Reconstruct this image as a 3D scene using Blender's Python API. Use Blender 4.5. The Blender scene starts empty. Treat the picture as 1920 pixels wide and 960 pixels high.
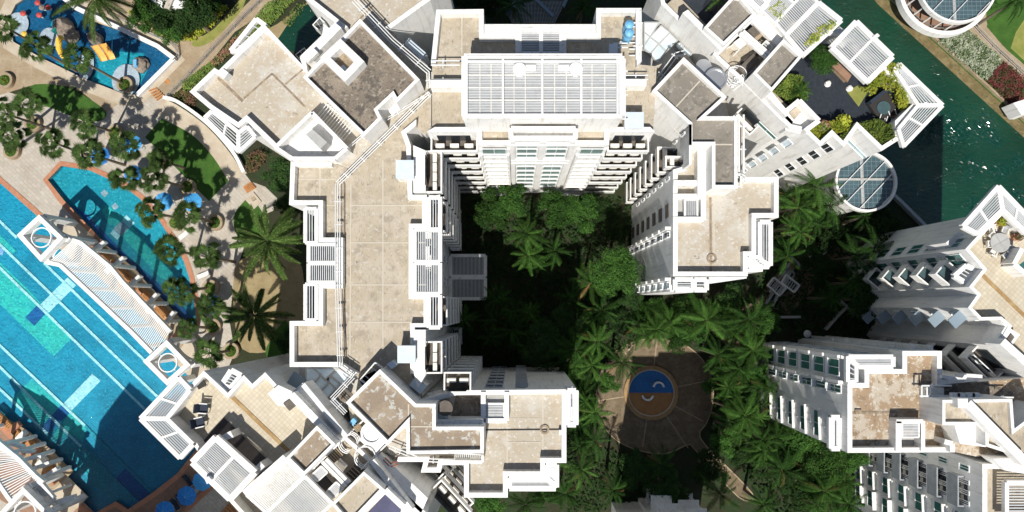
import bpy, math, random
from mathutils import Vector, Matrix, Quaternion
from mathutils.geometry import tessellate_polygon
random.seed(7)
S = bpy.context.scene
C = S.collection
# ---------------- camera, sky, sun, exposure ----------------
H = 100.0                       # camera height over the garden
F = 1280.0                      # focal length in photo pixels
NX, NY = 970.0, 575.0           # photo pixel straight below the camera
down = Vector(((NX-960)/F, -(NY-480)/F, -1)).normalized()
ROT = down.rotation_difference(Vector((0, 0, -1)))
cam_d = bpy.data.cameras.new('camera'); cam = bpy.data.objects.new('camera', cam_d); C.objects.link(cam)
cam.location = (0, 0, H); cam.rotation_mode = 'QUATERNION'; cam.rotation_quaternion = ROT
cam_d.sensor_width = 36; cam_d.lens = 24; cam_d.clip_end = 5000; S.camera = cam
S.render.resolution_x = 1024; S.render.resolution_y = 512
SUN_EL, SUN_AZ = math.radians(56), math.radians(9)     # shadows fall 9 degrees right of image-up
w = bpy.data.worlds.new('World'); S.world = w; w.use_nodes = True
nt = w.node_tree; sky = nt.nodes.new('ShaderNodeTexSky'); sky.sky_type = 'NISHITA'; sky.sun_disc = False
sky.sun_elevation = SUN_EL; sky.sun_rotation = math.radians(180+9)
nt.links.new(sky.outputs[0], nt.nodes['Background'].inputs[0]); nt.nodes['Background'].inputs[1].default_value = 0.064
sd = bpy.data.lights.new('sun', 'SUN'); sd.energy = 4.8; sd.angle = math.radians(0.5); sd.color = (1, .955, .88)
sun = bpy.data.objects.new('sun', sd); C.objects.link(sun)
sdir = Vector((math.sin(SUN_AZ)*math.cos(SUN_EL), math.cos(SUN_AZ)*math.cos(SUN_EL), -math.sin(SUN_EL)))
sun.rotation_mode = 'QUATERNION'; sun.rotation_quaternion = Vector((0, 0, -1)).rotation_difference(sdir)
S.view_settings.view_transform = 'Standard'; S.view_settings.look = 'None'; S.view_settings.gamma = 1
S.view_settings.exposure = 0.20

def P(px, py, z=0.0):
    """photo pixel -> the point at height z that is seen there"""
    d = ROT @ Vector(((px-960)/F, -(py-480)/F, -1))
    t = (z-H)/d.z
    return Vector((d.x*t, d.y*t, z))
CR = dict(X=(0,0,1), T0=(0,0,3), T1=(300,0,3), T2=(600,0,3), T3=(900,0,3), T4=(1200,0,3), T5=(1520,0,3),
          M0=(0,300,3), M1=(300,300,3), M2=(600,300,3), M3=(900,300,3), M4=(1200,300,3), M5=(1520,300,3),
          B0=(0,640,3), B1=(260,640,3), B2=(500,640,3), B3=(760,640,3), B4=(1060,640,3), B5=(1400,640,3), B6=(1580,600,2.6667),
          N1=(1200,0,6), N2=(1360,0,5), N3=(1360,150,5), S4=(440,768,5), S5=(640,768,5), R6=(1700,520,5.4545), F7=(780,230,5), E8=(1120,220,6))
def K(tag, txt):
    ox, oy, s = CR[tag]; out = []
    for t in txt.split():
        a, b = t.split(','); out.append((ox+float(a)/s, oy+float(b)/s))
    return out
def W(pts, z):
    return [P(x, y, z) for x, y in pts]

# ---------------- materials ----------------
MT = {}
def mat(name, col, rough=.7, metal=0, noise=None, spec=.4, bump=0, alpha=None, emit=None):
    """noise: list of (colour, scale, low, high, detail) layers blended over the base by noise between low and high"""
    m = bpy.data.materials.new(name); m.use_nodes = True; t = m.node_tree; b = t.nodes['Principled BSDF']
    b.inputs['Roughness'].default_value = rough; b.inputs['Metallic'].default_value = metal
    b.inputs['Specular IOR Level'].default_value = spec
    cur = None
    geo = t.nodes.new('ShaderNodeNewGeometry')
    for layer in (noise or []):
        c2, sc, lo, hi, det = layer[:5]
        n = t.nodes.new('ShaderNodeTexNoise'); n.inputs['Scale'].default_value = sc; n.inputs['Detail'].default_value = det
        n.inputs['Roughness'].default_value = .62
        if len(layer) > 5:
            mp = t.nodes.new('ShaderNodeMapping'); mp.inputs['Scale'].default_value = layer[5]
            t.links.new(geo.outputs['Position'], mp.inputs[0]); t.links.new(mp.outputs[0], n.inputs['Vector'])
        else: t.links.new(geo.outputs['Position'], n.inputs['Vector'])
        r = t.nodes.new('ShaderNodeMapRange'); r.inputs[1].default_value = lo; r.inputs[2].default_value = hi
        t.links.new(n.outputs[0], r.inputs[0])
        mx = t.nodes.new('ShaderNodeMix'); mx.data_type = 'RGBA'
        t.links.new(r.outputs[0], mx.inputs[0])
        if cur is None: mx.inputs[6].default_value = (*col, 1)
        else: t.links.new(cur, mx.inputs[6])
        mx.inputs[7].default_value = (*c2, 1); cur = mx.outputs[2]
    if cur is None: b.inputs['Base Color'].default_value = (*col, 1)
    else: t.links.new(cur, b.inputs['Base Color'])
    if bump:
        n = t.nodes.new('ShaderNodeTexNoise'); n.inputs['Scale'].default_value = bump[0]; n.inputs['Detail'].default_value = 4
        t.links.new(geo.outputs['Position'], n.inputs['Vector'])
        bp = t.nodes.new('ShaderNodeBump'); bp.inputs['Distance'].default_value = bump[1]; bp.inputs['Strength'].default_value = 1
        t.links.new(n.outputs[0], bp.inputs['Height']); t.links.new(bp.outputs[0], b.inputs['Normal'])
    MT[name] = m; m.diffuse_color = (*col, 1)
    return m
def tiles(m, size, rot, dark, mortar=.03, off=0.0):
    """lay a tile grid over a material: joints and a small tone change from tile to tile"""
    t = m.node_tree; b = t.nodes['Principled BSDF']; inp = b.inputs['Base Color']
    br = t.nodes.new('ShaderNodeTexBrick'); br.offset = off; br.inputs['Scale'].default_value = 1
    br.inputs['Brick Width'].default_value = size[0]; br.inputs['Row Height'].default_value = size[1]
    br.inputs['Mortar Size'].default_value = mortar; br.inputs['Mortar Smooth'].default_value = .1
    br.inputs['Color1'].default_value = (1,1,1,1); br.inputs['Color2'].default_value = (.86,.86,.86,1); br.inputs['Mortar'].default_value = (dark,dark,dark,1)
    g = t.nodes.new('ShaderNodeNewGeometry'); mp = t.nodes.new('ShaderNodeMapping'); mp.inputs['Rotation'].default_value = (0,0,math.radians(rot))
    t.links.new(g.outputs['Position'], mp.inputs[0]); t.links.new(mp.outputs[0], br.inputs['Vector'])
    mx = t.nodes.new('ShaderNodeMix'); mx.data_type = 'RGBA'; mx.blend_type = 'MULTIPLY'; mx.inputs[0].default_value = 1
    if inp.links: t.links.new(inp.links[0].from_socket, mx.inputs[6])
    else: mx.inputs[6].default_value = inp.default_value
    t.links.new(br.outputs[0], mx.inputs[7]); t.links.new(mx.outputs[2], inp)
mat('white', (.79,.78,.755), .6, noise=[((.71,.71,.69), .5, .47, .62, 8), ((.58,.56,.52), 2.4, .52, .70, 8, (1,1,.08)), ((.46,.43,.38), 5.0, .60, .72, 7)])
mat('white_metal', (.74,.75,.75), .4, noise=[((.62,.62,.60), 2, .5, .8, 4)])
mat('slat_paint', (.56,.575,.585), .45, noise=[((.48,.49,.50), 1.5, .5, .7, 4)])
mat('panel_blue', (.60,.68,.74), .45, noise=[((.52,.60,.66), 1.2, .4, .7, 4)])
mat('roof_beige', (.40,.345,.26), .9, noise=[((.45,.395,.315), .35, .44, .58, 8), ((.33,.285,.22), .8, .50, .62, 10), ((.48,.45,.39), 2.2, .575, .63, 10), ((.27,.22,.16), 6, .57, .66, 10, (1,.35,1)), ((.21,.175,.135), 1.1, .63, .70, 10)], bump=(9,.02))
mat('roof_pale', (.43,.38,.30), .9, noise=[((.48,.45,.395), .40, .46, .58, 9), ((.41,.35,.27), .7, .50, .60, 10), ((.56,.54,.50), 2.5, .57, .63, 10), ((.33,.285,.225), 6, .58, .66, 10, (.4,1,1)), ((.27,.225,.17), 1.2, .64, .70, 10)], bump=(9,.02))
mat('roof_stained', (.19,.158,.125), .95, noise=[((.25,.21,.165), .45, .44, .56, 8), ((.115,.10,.083), .9, .50, .60, 10), ((.31,.275,.225), 1.9, .56, .63, 10), ((.075,.067,.058), 4.5, .56, .66, 9)], bump=(7,.04))
mat('roof_grey', (.205,.185,.155), .95, noise=[((.25,.225,.19), .45, .44, .56, 8), ((.15,.14,.12), .9, .50, .62, 10), ((.33,.31,.28), 2.8, .58, .66, 10)], bump=(7,.03))
mat('roof_lichen', (.26,.205,.15), .95, noise=[((.33,.265,.195), .5, .44, .58, 8), ((.45,.44,.40), 1.3, .555, .60, 10), ((.46,.44,.39), 5, .585, .63, 6), ((.15,.125,.10), 5, .57, .66, 9)], bump=(7,.04))
mat('roof_blotch', (.31,.225,.145), .95, noise=[((.43,.375,.30), .6, .49, .55, 10), ((.22,.155,.095), 1.3, .53, .62, 9), ((.52,.48,.42), 2.6, .57, .62, 9)], bump=(7,.03))
mat('seam', (.50,.46,.38), .9, noise=[((.50,.45,.37), 2, .45, .6, 5)])
mat('grime', (.22,.17,.12), .9, noise=[((.34,.27,.19), 1.5, .45, .6, 6)])
mat('gravel', (.20,.19,.17), .95, noise=[((.55,.53,.48), 2.5, .52, .58, 3), ((.06,.06,.055), 4, .52, .6, 4)], bump=(8,.1))
m = mat('tile_cream', (.56,.50,.385), .7, noise=[((.49,.42,.31), .5, .45, .7, 5)]); tiles(m, (.42,.42), 43, .74, .028)
m = mat('deck_tiles', (0.470,0.425,0.360), .8, noise=[((0.410,0.360,0.295), .35, .42, .65, 6), ((0.520,0.490,0.440), 1.2, .55, .75, 5)]); tiles(m, (.85,.5), 42, .80, .045, .5)
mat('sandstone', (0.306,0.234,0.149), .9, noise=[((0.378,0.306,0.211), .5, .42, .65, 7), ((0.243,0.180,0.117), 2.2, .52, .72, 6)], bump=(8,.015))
mat('sand_pale', (.47,.41,.32), .9, noise=[((.41,.34,.25), .6, .42, .65, 7)])
mat('sand_ground', (.30,.235,.125), .95, noise=[((.24,.185,.095), .5, .42, .65, 7), ((.36,.30,.19), 2.2, .55, .75, 6)], bump=(8,.02))
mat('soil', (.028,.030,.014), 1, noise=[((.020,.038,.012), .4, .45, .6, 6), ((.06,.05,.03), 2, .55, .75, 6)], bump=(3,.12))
mat('lawn', (.035,.095,.012), 1, noise=[((.055,.135,.018), .5, .4, .65, 6), ((.035,.085,.015), 5, .5, .7, 6)], bump=(20,.05))
mat('lawn_yellow', (.20,.22,.05), 1, noise=[((.28,.27,.08), .8, .4, .65, 6)], bump=(20,.05))
mat('terracotta', (.40,.20,.12), .8, noise=[((.38,.14,.07), 1.5, .4, .7, 6), ((.60,.32,.18), 3, .55, .75, 5)])
m = mat('brown_deck', (.26,.15,.10), .8, noise=[((.33,.20,.13), .8, .4, .7, 6)]); tiles(m, (.6,.3), 42, .8, .03)
mat('wood', (.40,.17,.055), .7, noise=[((.52,.26,.10), 1.4, .4, .7, 6), ((.24,.10,.04), 3, .52, .75, 5)])
mat('gutter_brown', (.30,.19,.08), .8, noise=[((.38,.27,.13), 1.2, .45, .6, 6)])
mat('olive_bank', (.15,.115,.05), .95, noise=[((.21,.165,.08), .8, .44, .6, 7), ((.09,.08,.035), 2.2, .52, .66, 8)], bump=(6,.04))
mat('fin_grey', (.30,.32,.34), .7, noise=[((.24,.26,.28), 1, .45, .6, 6)])
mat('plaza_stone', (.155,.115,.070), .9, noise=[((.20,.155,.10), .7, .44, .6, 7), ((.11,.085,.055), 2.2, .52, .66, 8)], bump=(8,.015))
mat('fountain_rim', (.34,.21,.09), .7, noise=[((.26,.16,.07), 1.5, .45, .6, 6)])
mat('gold_tile', (.30,.14,.035), .5, noise=[((.36,.18,.055), 1.5, .4, .7, 4)])
mat('dark_wood', (.055,.045,.042), .7, noise=[((.085,.07,.06), 2.5, .4, .7, 5)])
mat('navy_deck', (.016,.021,.030), .6, noise=[((.026,.034,.046), 2.5, .4, .7, 6)])
mat('dark', (.03,.028,.026), .8); mat('gap_shade', (.012,.012,.012), .9)
mat('floor_dark', (.10,.085,.07), .8, noise=[((.15,.13,.11), 2, .4, .7, 4)])
mat('grey', (.42,.42,.40), .7, noise=[((.34,.34,.33), 1, .4, .7, 5)])
mat('grey_blue', (.20,.26,.31), .6)
mat('unit', (.74,.72,.66), .6, noise=[((.6,.58,.52), 3, .5, .7, 3)])
mat('metal', (.55,.56,.57), .35, .7); mat('tank_blue', (.16,.42,.66), .5); mat('rust', (.30,.09,.04), .8)
mat('umbrella_blue', (.02,.20,.58), .8, noise=[((.015,.15,.46), 3, .4, .7, 3)])
mat('umbrella_pale', (.06,.34,.68), .8)
mat('yellow', (.75,.45,.05), .5); mat('orange', (.80,.42,.10), .5, noise=[((.70,.33,.07), 2, .4, .7, 3)]); mat('red', (.45,.06,.05), .6)
mat('rock', (.20,.16,.13), .9, noise=[((.30,.25,.20), 1.6, .4, .65, 6)], bump=(4,.1)); mat('green_paint', (.02,.25,.22), .5)
mat('cloth_navy', (.02,.03,.05), .8); mat('cloth_white', (.7,.7,.68), .9)
mat('trunk', (.22,.18,.13), .9, noise=[((.14,.11,.08), 2, .4, .6, 5, (1,1,6))])
def glass(name, col, rough=.06, spec=.9):
    return mat(name, col, rough, 0, spec=spec, noise=[(tuple(c*1.5 for c in col), .5, .4, .7, 3)])
glass('glass_mist', (.17,.24,.23), .15, .5); glass('glass_green', (.035,.12,.11)); glass('glass_dark', (.02,.025,.03)); glass('glass_pale', (.42,.56,.58), .15, .5)
glass('glass_teal', (.055,.095,.105), .1); glass('glass_sky', (.50,.60,.66), .2, .5); glass('glass_purple', (.07,.07,.12), .1)
def foliage(name, a, b_, c):
    m = mat(name, a, .75, noise=[(b_, .9, .42, .58, 5), (c, 6, .52, .66, 3)], spec=.10)
    t = m.node_tree; b = t.nodes['Principled BSDF']
    oi = t.nodes.new('ShaderNodeObjectInfo'); hs = t.nodes.new('ShaderNodeHueSaturation')
    mr = t.nodes.new('ShaderNodeMapRange'); mr.inputs[3].default_value = .55; mr.inputs[4].default_value = 1.5
    t.links.new(oi.outputs['Random'], mr.inputs[0]); t.links.new(mr.outputs[0], hs.inputs['Value'])
    t.links.new(b.inputs['Base Color'].links[0].from_socket, hs.inputs['Color']); t.links.new(hs.outputs[0], b.inputs['Base Color'])
    tr = t.nodes.new('ShaderNodeBsdfTranslucent'); t.links.new(hs.outputs[0], tr.inputs[0])
    mx = t.nodes.new('ShaderNodeMixShader'); mx.inputs[0].default_value = .22
    t.links.new(b.outputs[0], mx.inputs[1]); t.links.new(tr.outputs[0], mx.inputs[2])
    t.links.new(mx.outputs[0], t.nodes['Material Output'].inputs[0])
foliage('fan_leaf', (.022,.052,.012), (.040,.080,.018), (.12,.155,.05))
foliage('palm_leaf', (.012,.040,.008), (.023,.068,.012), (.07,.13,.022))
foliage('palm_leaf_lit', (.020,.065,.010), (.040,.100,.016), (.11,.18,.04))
foliage('coco_leaf', (.026,.062,.012), (.055,.105,.022), (.20,.24,.08))
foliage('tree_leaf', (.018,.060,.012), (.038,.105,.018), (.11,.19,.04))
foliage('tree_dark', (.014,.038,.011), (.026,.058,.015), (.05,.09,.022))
foliage('shrub_yellow', (.22,.27,.03), (.38,.38,.05), (.14,.20,.02))
foliage('shrub_green', (.09,.15,.03), (.16,.23,.04), (.28,.32,.06))
foliage('hedge_white', (.10,.15,.05), (.38,.42,.30), (.62,.62,.52))
foliage('dead_leaf', (.14,.09,.035), (.20,.13,.05), (.10,.07,.03))
foliage('hedge_red', (.10,.11,.04), (.30,.07,.07), (.42,.14,.16))
foliage('hedge_mixed', (.09,.14,.035), (.26,.14,.09), (.36,.22,.14))
foliage('hedge_green', (.08,.16,.03), (.14,.24,.045), (.25,.15,.08))
foliage('fan_tip', (.10,.12,.05), (.16,.17,.08), (.25,.26,.15))
# pool floors and water
def mosaic(name, col, alt, sc=1.4):
    m = mat(name, col, .5, noise=[(alt, sc, .44, .56, 5), (tuple(c*.82 for c in col), .35, .48, .66, 4), (tuple(min(1,c*1.25+.03) for c in col), 3.4, .55, .66, 3)])  # mosaic tones; the brighter fine layer also paints water-ripple light
mosaic('pool_blue', (.006,.25,.38), (.010,.30,.44)); mosaic('pool_deep', (.004,.10,.30), (.005,.12,.34))
mosaic('pool_turq', (.035,.50,.44), (.02,.38,.40)); mosaic('pool_pale', (.45,.74,.76), (.34,.64,.70)); mosaic('pool_aqua', (.010,.30,.38), (.008,.26,.35))
mosaic('pool_lilac', (.22,.38,.62), (.30,.46,.68)); mosaic('pool_grey', (.34,.42,.48), (.30,.38,.44)); mosaic('pool_kid', (.003,.085,.19), (.003,.11,.23))
def water(name, tint, rip, dist, rough=.03):
    m = bpy.data.materials.new(name); m.use_nodes = True; t = m.node_tree; t.nodes.remove(t.nodes['Principled BSDF'])
    tr = t.nodes.new('ShaderNodeBsdfTransparent'); tr.inputs[0].default_value = (*tint, 1)
    gl = t.nodes.new('ShaderNodeBsdfGlossy'); gl.inputs['Roughness'].default_value = rough; gl.inputs[0].default_value = (1,1,1,1)
    n = t.nodes.new('ShaderNodeTexNoise'); n.inputs['Scale'].default_value = rip; n.inputs['Detail'].default_value = 3
    g = t.nodes.new('ShaderNodeNewGeometry'); t.links.new(g.outputs['Position'], n.inputs['Vector'])
    bp = t.nodes.new('ShaderNodeBump'); bp.inputs['Distance'].default_value = dist
    t.links.new(n.outputs[0], bp.inputs['Height']); t.links.new(bp.outputs[0], gl.inputs['Normal'])
    fr = t.nodes.new('ShaderNodeFresnel'); fr.inputs[0].default_value = 1.33; t.links.new(bp.outputs[0], fr.inputs['Normal'])
    mx = t.nodes.new('ShaderNodeMixShader'); t.links.new(fr.outputs[0], mx.inputs[0]); t.links.new(tr.outputs[0], mx.inputs[1]); t.links.new(gl.outputs[0], mx.inputs[2])
    t.links.new(mx.outputs[0], t.nodes['Material Output'].inputs[0]); MT[name] = m
water('pool_water', (.88,.96,.98), 2.6, .16)
m = mat('canal_water', (.005,.037,.021), .035, noise=[((.009,.053,.030), .06, .42, .62, 4)], spec=.6)
t = m.node_tree; n = t.nodes.new('ShaderNodeTexNoise'); n.inputs['Scale'].default_value = 1.1; n.inputs['Detail'].default_value = 5; n.inputs['Roughness'].default_value = .6; n.inputs['Distortion'].default_value = .8
g = t.nodes.new('ShaderNodeNewGeometry'); mp = t.nodes.new('ShaderNodeMapping'); mp.inputs['Rotation'].default_value = (0,0,.9); mp.inputs['Scale'].default_value = (1,2.2,1)
t.links.new(g.outputs['Position'], mp.inputs[0]); t.links.new(mp.outputs[0], n.inputs[0])
bp = t.nodes.new('ShaderNodeBump'); bp.inputs['Distance'].default_value = .55; m1 = t.nodes.new('ShaderNodeTexNoise'); m1.inputs['Scale'].default_value = .11; m1.inputs['Detail'].default_value = 3; t.links.new(g.outputs['Position'], m1.inputs[0])
m2 = t.nodes.new('ShaderNodeMapRange'); m2.inputs[1].default_value = .50; m2.inputs[2].default_value = .60; m2.inputs[3].default_value = .35; m2.inputs[4].default_value = .75; t.links.new(m1.outputs[0], m2.inputs[0])
mm = t.nodes.new('ShaderNodeMath'); mm.operation = 'MULTIPLY'; t.links.new(n.outputs[0], mm.inputs[0]); t.links.new(m2.outputs[0], mm.inputs[1])
t.links.new(mm.outputs[0], bp.inputs['Height']); t.links.new(bp.outputs[0], t.nodes['Principled BSDF'].inputs['Normal'])

mat('glint_water', (.004,.045,.032), .12, spec=.6)
# ---------------- mesh helpers ----------------
def ccw(p):
    a = sum(p[i][0]*p[(i+1)%len(p)][1]-p[(i+1)%len(p)][0]*p[i][1] for i in range(len(p)))
    return list(p) if a > 0 else list(reversed(p))
class MB:
    def __init__(s): s.v = []; s.f = []
    def add(s, vs, fs):
        o = len(s.v); s.v += [Vector(v) for v in vs]; s.f += [tuple(i+o for i in f) for f in fs]; return s
    def poly(s, pts, z=None):
        return s.add([(p[0], p[1], p[2] if z is None else z) for p in pts], [tuple(range(len(pts)))])
    def prism(s, pts, z0, z1, top=True, bottom=False, sides=True):
        p = ccw(pts); n = len(p)
        fs = []
        if sides: fs += [(i, (i+1)%n, n+(i+1)%n, n+i) for i in range(n)]
        if top: fs.append(tuple(range(n, 2*n)))
        if bottom: fs.append(tuple(reversed(range(n))))
        return s.add([(q[0], q[1], z0) for q in p]+[(q[0], q[1], z1) for q in p], fs)
    def box(s, c, sx, sy, sz, rz=0):
        co, si = math.cos(rz), math.sin(rz); vs = []
        for dz in (-sz/2, sz/2):
            for dx, dy in ((-sx/2,-sy/2),(sx/2,-sy/2),(sx/2,sy/2),(-sx/2,sy/2)):
                vs.append((c[0]+dx*co-dy*si, c[1]+dx*si+dy*co, c[2]+dz))
        return s.add(vs, [(3,2,1,0),(4,5,6,7),(0,1,5,4),(1,2,6,5),(2,3,7,6),(3,0,4,7)])
    def beam(s, a, b, wd, h):
        """bar from a to b, its top at the height of a and b, wd wide and h deep"""
        a = Vector(a); b = Vector(b); d = (b-a); d.z = 0
        if d.length < 1e-6: return s
        n = Vector((-d.y, d.x, 0)).normalized()*wd/2; dz = Vector((0,0,-h))
        vs = [a+n+dz, a-n+dz, b-n+dz, b+n+dz, a+n, a-n, b-n, b+n]
        return s.add(vs, [(3,2,1,0),(4,5,6,7),(0,1,5,4),(1,2,6,5),(2,3,7,6),(3,0,4,7)])
    def tube(s, a, b, r, r2=None, n=6, cap=True):
        a = Vector(a); b = Vector(b); d = (b-a).normalized(); r2 = r if r2 is None else r2
        u = d.orthogonal().normalized(); v = d.cross(u); vs = []
        for c, rr in ((a, r), (b, r2)):
            for i in range(n):
                t_ = 2*math.pi*i/n; vs.append(c+u*math.cos(t_)*rr+v*math.sin(t_)*rr)
        fs = [(i, (i+1)%n, n+(i+1)%n, n+i) for i in range(n)]
        if cap: fs += [tuple(reversed(range(n))), tuple(range(n, 2*n))]
        return s.add(vs, fs)
    def ring(s, c, r0, r1, z0, z1, a0=0, a1=2*math.pi, n=40):
        full = abs(a1-a0-2*math.pi) < 1e-4; m_ = n if full else n+1; vs = []; fs = []
        for i in range(m_):
            t_ = a0+(a1-a0)*i/n; q = (math.cos(t_), math.sin(t_))
            for rr, zz in ((r0,z0),(r1,z0),(r1,z1),(r0,z1)): vs.append((c[0]+q[0]*rr, c[1]+q[1]*rr, zz))
        for i in range(n):
            j = (i+1)%m_
            for k in range(4): fs.append((i*4+k, j*4+k, j*4+(k+1)%4, i*4+(k+1)%4))
        if not full: fs += [(0,1,2,3), (m_*4-1, m_*4-2, m_*4-3, m_*4-4)]
        return s.add(vs, fs)
    def disc(s, c, r, z, n=32, a0=0, a1=2*math.pi):
        return s.add([(c[0]+math.cos(a0+(a1-a0)*i/n)*r, c[1]+math.sin(a0+(a1-a0)*i/n)*r, z) for i in range(n+(a1-a0 < 6.2))], [tuple(range(n+(a1-a0 < 6.2)))])
    def cyl(s, c, r, z0, z1, n=20, r2=None):
        return s.tube((c[0], c[1], z0), (c[0], c[1], z1), r, r2, n)
    def mesh(s, name, m, org=Vector((0,0,0))):
        me = bpy.data.meshes.new(name); me.from_pydata([v-org for v in s.v], [], s.f); me.materials.append(MT[m]); me.update()
        return me
ORG = {}
def link(name, me, parent=None, org=None):
    o = bpy.data.objects.new(name, me); C.objects.link(o)
    if parent is not None: o.parent = parent
    ORG[o.name] = org if org is not None else Vector((0,0,0)); return o
def part(name, mb, m, parent, label=None):
    org = ORG[parent.name]; o = link(name, mb.mesh(name, m, org), parent, org)
    if label: o['label'] = label
    return o
def tag(o, label, cat, group=None, kind=None):
    o['label'] = label; o['category'] = cat
    if group: o['group'] = group
    if kind: o['kind'] = kind
    return o
def thing(name, label, cat, org, group=None):
    o = bpy.data.objects.new(name, None); C.objects.link(o); o.location = org; ORG[o.name] = Vector(org); o.empty_display_size = .5
    return tag(o, label, cat, group)
def single(name, mb, m, org, label, cat, group=None, kind=None):
    org = Vector(org); o = link(name, mb.mesh(name, m, org), None, org); o.location = org
    return tag(o, label, cat, group, kind)
def struct(name, mb, m, parent=None):
    o = link(name, mb.mesh(name, m), parent); 
    if parent is None: o['kind'] = 'structure'
    return o
def inst(name, me, parent, loc, rz=0, sc=None, rot=None):
    """shared mesh placed at a world point under a thing that is not rotated"""
    o = bpy.data.objects.new(name, me); C.objects.link(o); o.parent = parent; o.location = Vector(loc)-ORG[parent.name]
    if rot is not None: o.rotation_mode = 'QUATERNION'; o.rotation_quaternion = rot
    else: o.rotation_euler = (0, 0, rz)
    if sc is not None: o.scale = sc
    ORG[o.name] = Vector(loc); return o
def sub(name, me, parent, loc=(0,0,0)):
    o = bpy.data.objects.new(name, me); C.objects.link(o); o.parent = parent; o.location = loc; return o
def inset(pts, w_):
    """pts ccw -> the same ring moved inwards by w_"""
    n = len(pts); out = []
    for i in range(n):
        p0, p1, p2 = Vector(pts[i-1]).to_2d(), Vector(pts[i]).to_2d(), Vector(pts[(i+1)%n]).to_2d()
        d1 = (p1-p0).normalized(); d2 = (p2-p1).normalized(); n1 = Vector((-d1.y, d1.x)); n2 = Vector((-d2.y, d2.x))
        k = n1+n2
        if k.length < .2: out.append(p1+n1*w_); continue
        k.normalize(); out.append(p1+k*min(w_/max(k.dot(n1), .3), w_*2.5))
    return out

# ---------------- building pieces ----------------
def mass(bld, pts, zpx, z1, z0=0, roof='roof_beige', wall='white', ph=None, pw=.5, skip=(), lab=None):
    """a solid storey block: walls, roof sheet and parapet; pts are photo pixels seen at height zpx (the parapet top)"""
    wp = W(pts, zpx); rev = ccw(wp) != wp; n = len(wp)
    c = ccw(wp)
    part('wall', MB().prism(c, z0, z1, top=False), wall, bld, lab)
    part('roof', MB().poly(c, z1), roof, bld)
    if ph is None: ph = zpx-z1
    if ph > 0:
        ins = inset(c, pw); mb = MB(); keep = [not (((n-2-i)%n if rev else i) in skip) for i in range(n)]
        st = 0
        if not all(keep):
            while keep[st-1]: st += 1
        for i in [(st+k)%n for k in range(n)]:
            e = (n-2-i)%n if rev else i          # edge number in the order the points were given
            if e in skip:
                if mb.v: part('parapet', mb, 'white', bld); mb = MB()
                continue
            a, b = c[i], c[(i+1)%n]; ai, bi = ins[i], ins[(i+1)%n]
            mb.add([(a.x,a.y,z1),(b.x,b.y,z1),(b.x,b.y,z1+ph),(a.x,a.y,z1+ph),(ai.x,ai.y,z1),(bi.x,bi.y,z1),(bi.x,bi.y,z1+ph),(ai.x,ai.y,z1+ph)],
                   [(0,1,2,3),(3,2,6,7),(5,4,7,6)]+([(4,0,3,7)] if (e-(-1 if rev else 1))%n in skip else [])+([(1,5,6,2)] if (e+(-1 if rev else 1))%n in skip else []))
        if mb.v: part('parapet', mb, 'white', bld)
def wallrun(bld, pts, zpx, z0, w_=.35, m='white', name='wall', lab=None):
    wp = W(pts, zpx); mb = MB()
    for i in range(len(wp)-1): mb.beam(wp[i]+Vector((0,0,-.003*(i%2))), wp[i+1]+Vector((0,0,-.003*(i%2))), w_, zpx-z0)
    return part(name, mb, m, bld, lab)
def slab(bld, pts, zpx, th, m='white', name='slab', lab=None):
    return part(name, MB().prism(W(pts, zpx), zpx-th, zpx, bottom=True), m, bld, lab)
def sheet(bld, pts, z, m, name='floor', lab=None):
    return part(name, MB().poly(ccw(W(pts, z))), m, bld, lab)
SLAT = {}
PZ = [0]
def pergola(bld, quad, z, n, w_=.10, fw=.45, fd=.5, divs=(), solid=True, m='slat_paint', name='slat', sides=(1,1,1,1), sh=.10):
    """frame round a quad (A B C D in photo pixels at height z) with n slats that run from side AB to side DC"""
    PZ[0] = (PZ[0]+1)%5; z += .005*PZ[0]; fw *= .8
    A, B, Cc, D = W(quad, z)
    fr = MB(); q = [A, B, Cc, D]
    for i in range(4):
        if sides[i]: fr.beam(q[i]+Vector((0,0,.004*i)), q[(i+1)%4]+Vector((0,0,.004*i)), fw, fd)
    for t_ in divs:
        a = A.lerp(D, t_); b = B.lerp(Cc, t_); fr.beam(a+Vector((0,0,.018)), b+Vector((0,0,.018)), fw*.5, fd*.7)
    f = part('pergola_frame', fr, 'white', bld)
    for i in range(n):
        t_ = (i+.5)/n*.94+.03; a = A.lerp(B, t_); b = D.lerp(Cc, t_); a, b = a.lerp(b, .02), b.lerp(a, .02)
        L = (b-a).length; k = (round(L, 1), w_, m, sh)
        if k not in SLAT:
            SLAT[k] = MB().box((0,0,-sh/2-.05), k[0], w_, sh).mesh('slat', m)
        o = inst(name, SLAT[k], bld, (a+b)/2, math.atan2(b.y-a.y, b.x-a.x))
        if name != 'slat': continue
    return f
TPL = {}
def tpl(key, fn):
    if key not in TPL: TPL[key] = fn()
    return TPL[key]
def edge(a, b, z):
    """world mid point, length, and angle of a wall line whose outside faces the camera's foot"""
    A, B = P(*a, z), P(*b, z); A.z = B.z = 0
    d = B-A; n = Vector((d.y, -d.x, 0)).normalized()
    if n.dot(-(A+B)/2) < 0: n = -n
    ang = math.atan2(n.y, n.x)-math.pi/2          # local +y points outwards
    return A, B, d.length, ang, n
def m_balc(w_, d, r=1.1, wt=.16):
    mb = MB(); mb.box((0, d/2, .05), w_, d, .22); mb.box((0, d-wt/2, .16+r/2), w_, wt, r)
    mb.box((-w_/2+wt/2, (d-wt)/2, .16+r/2-.004), wt, d-wt, r); mb.box((w_/2-wt/2, (d-wt)/2, .16+r/2-.004), wt, d-wt, r)
    return mb
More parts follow.
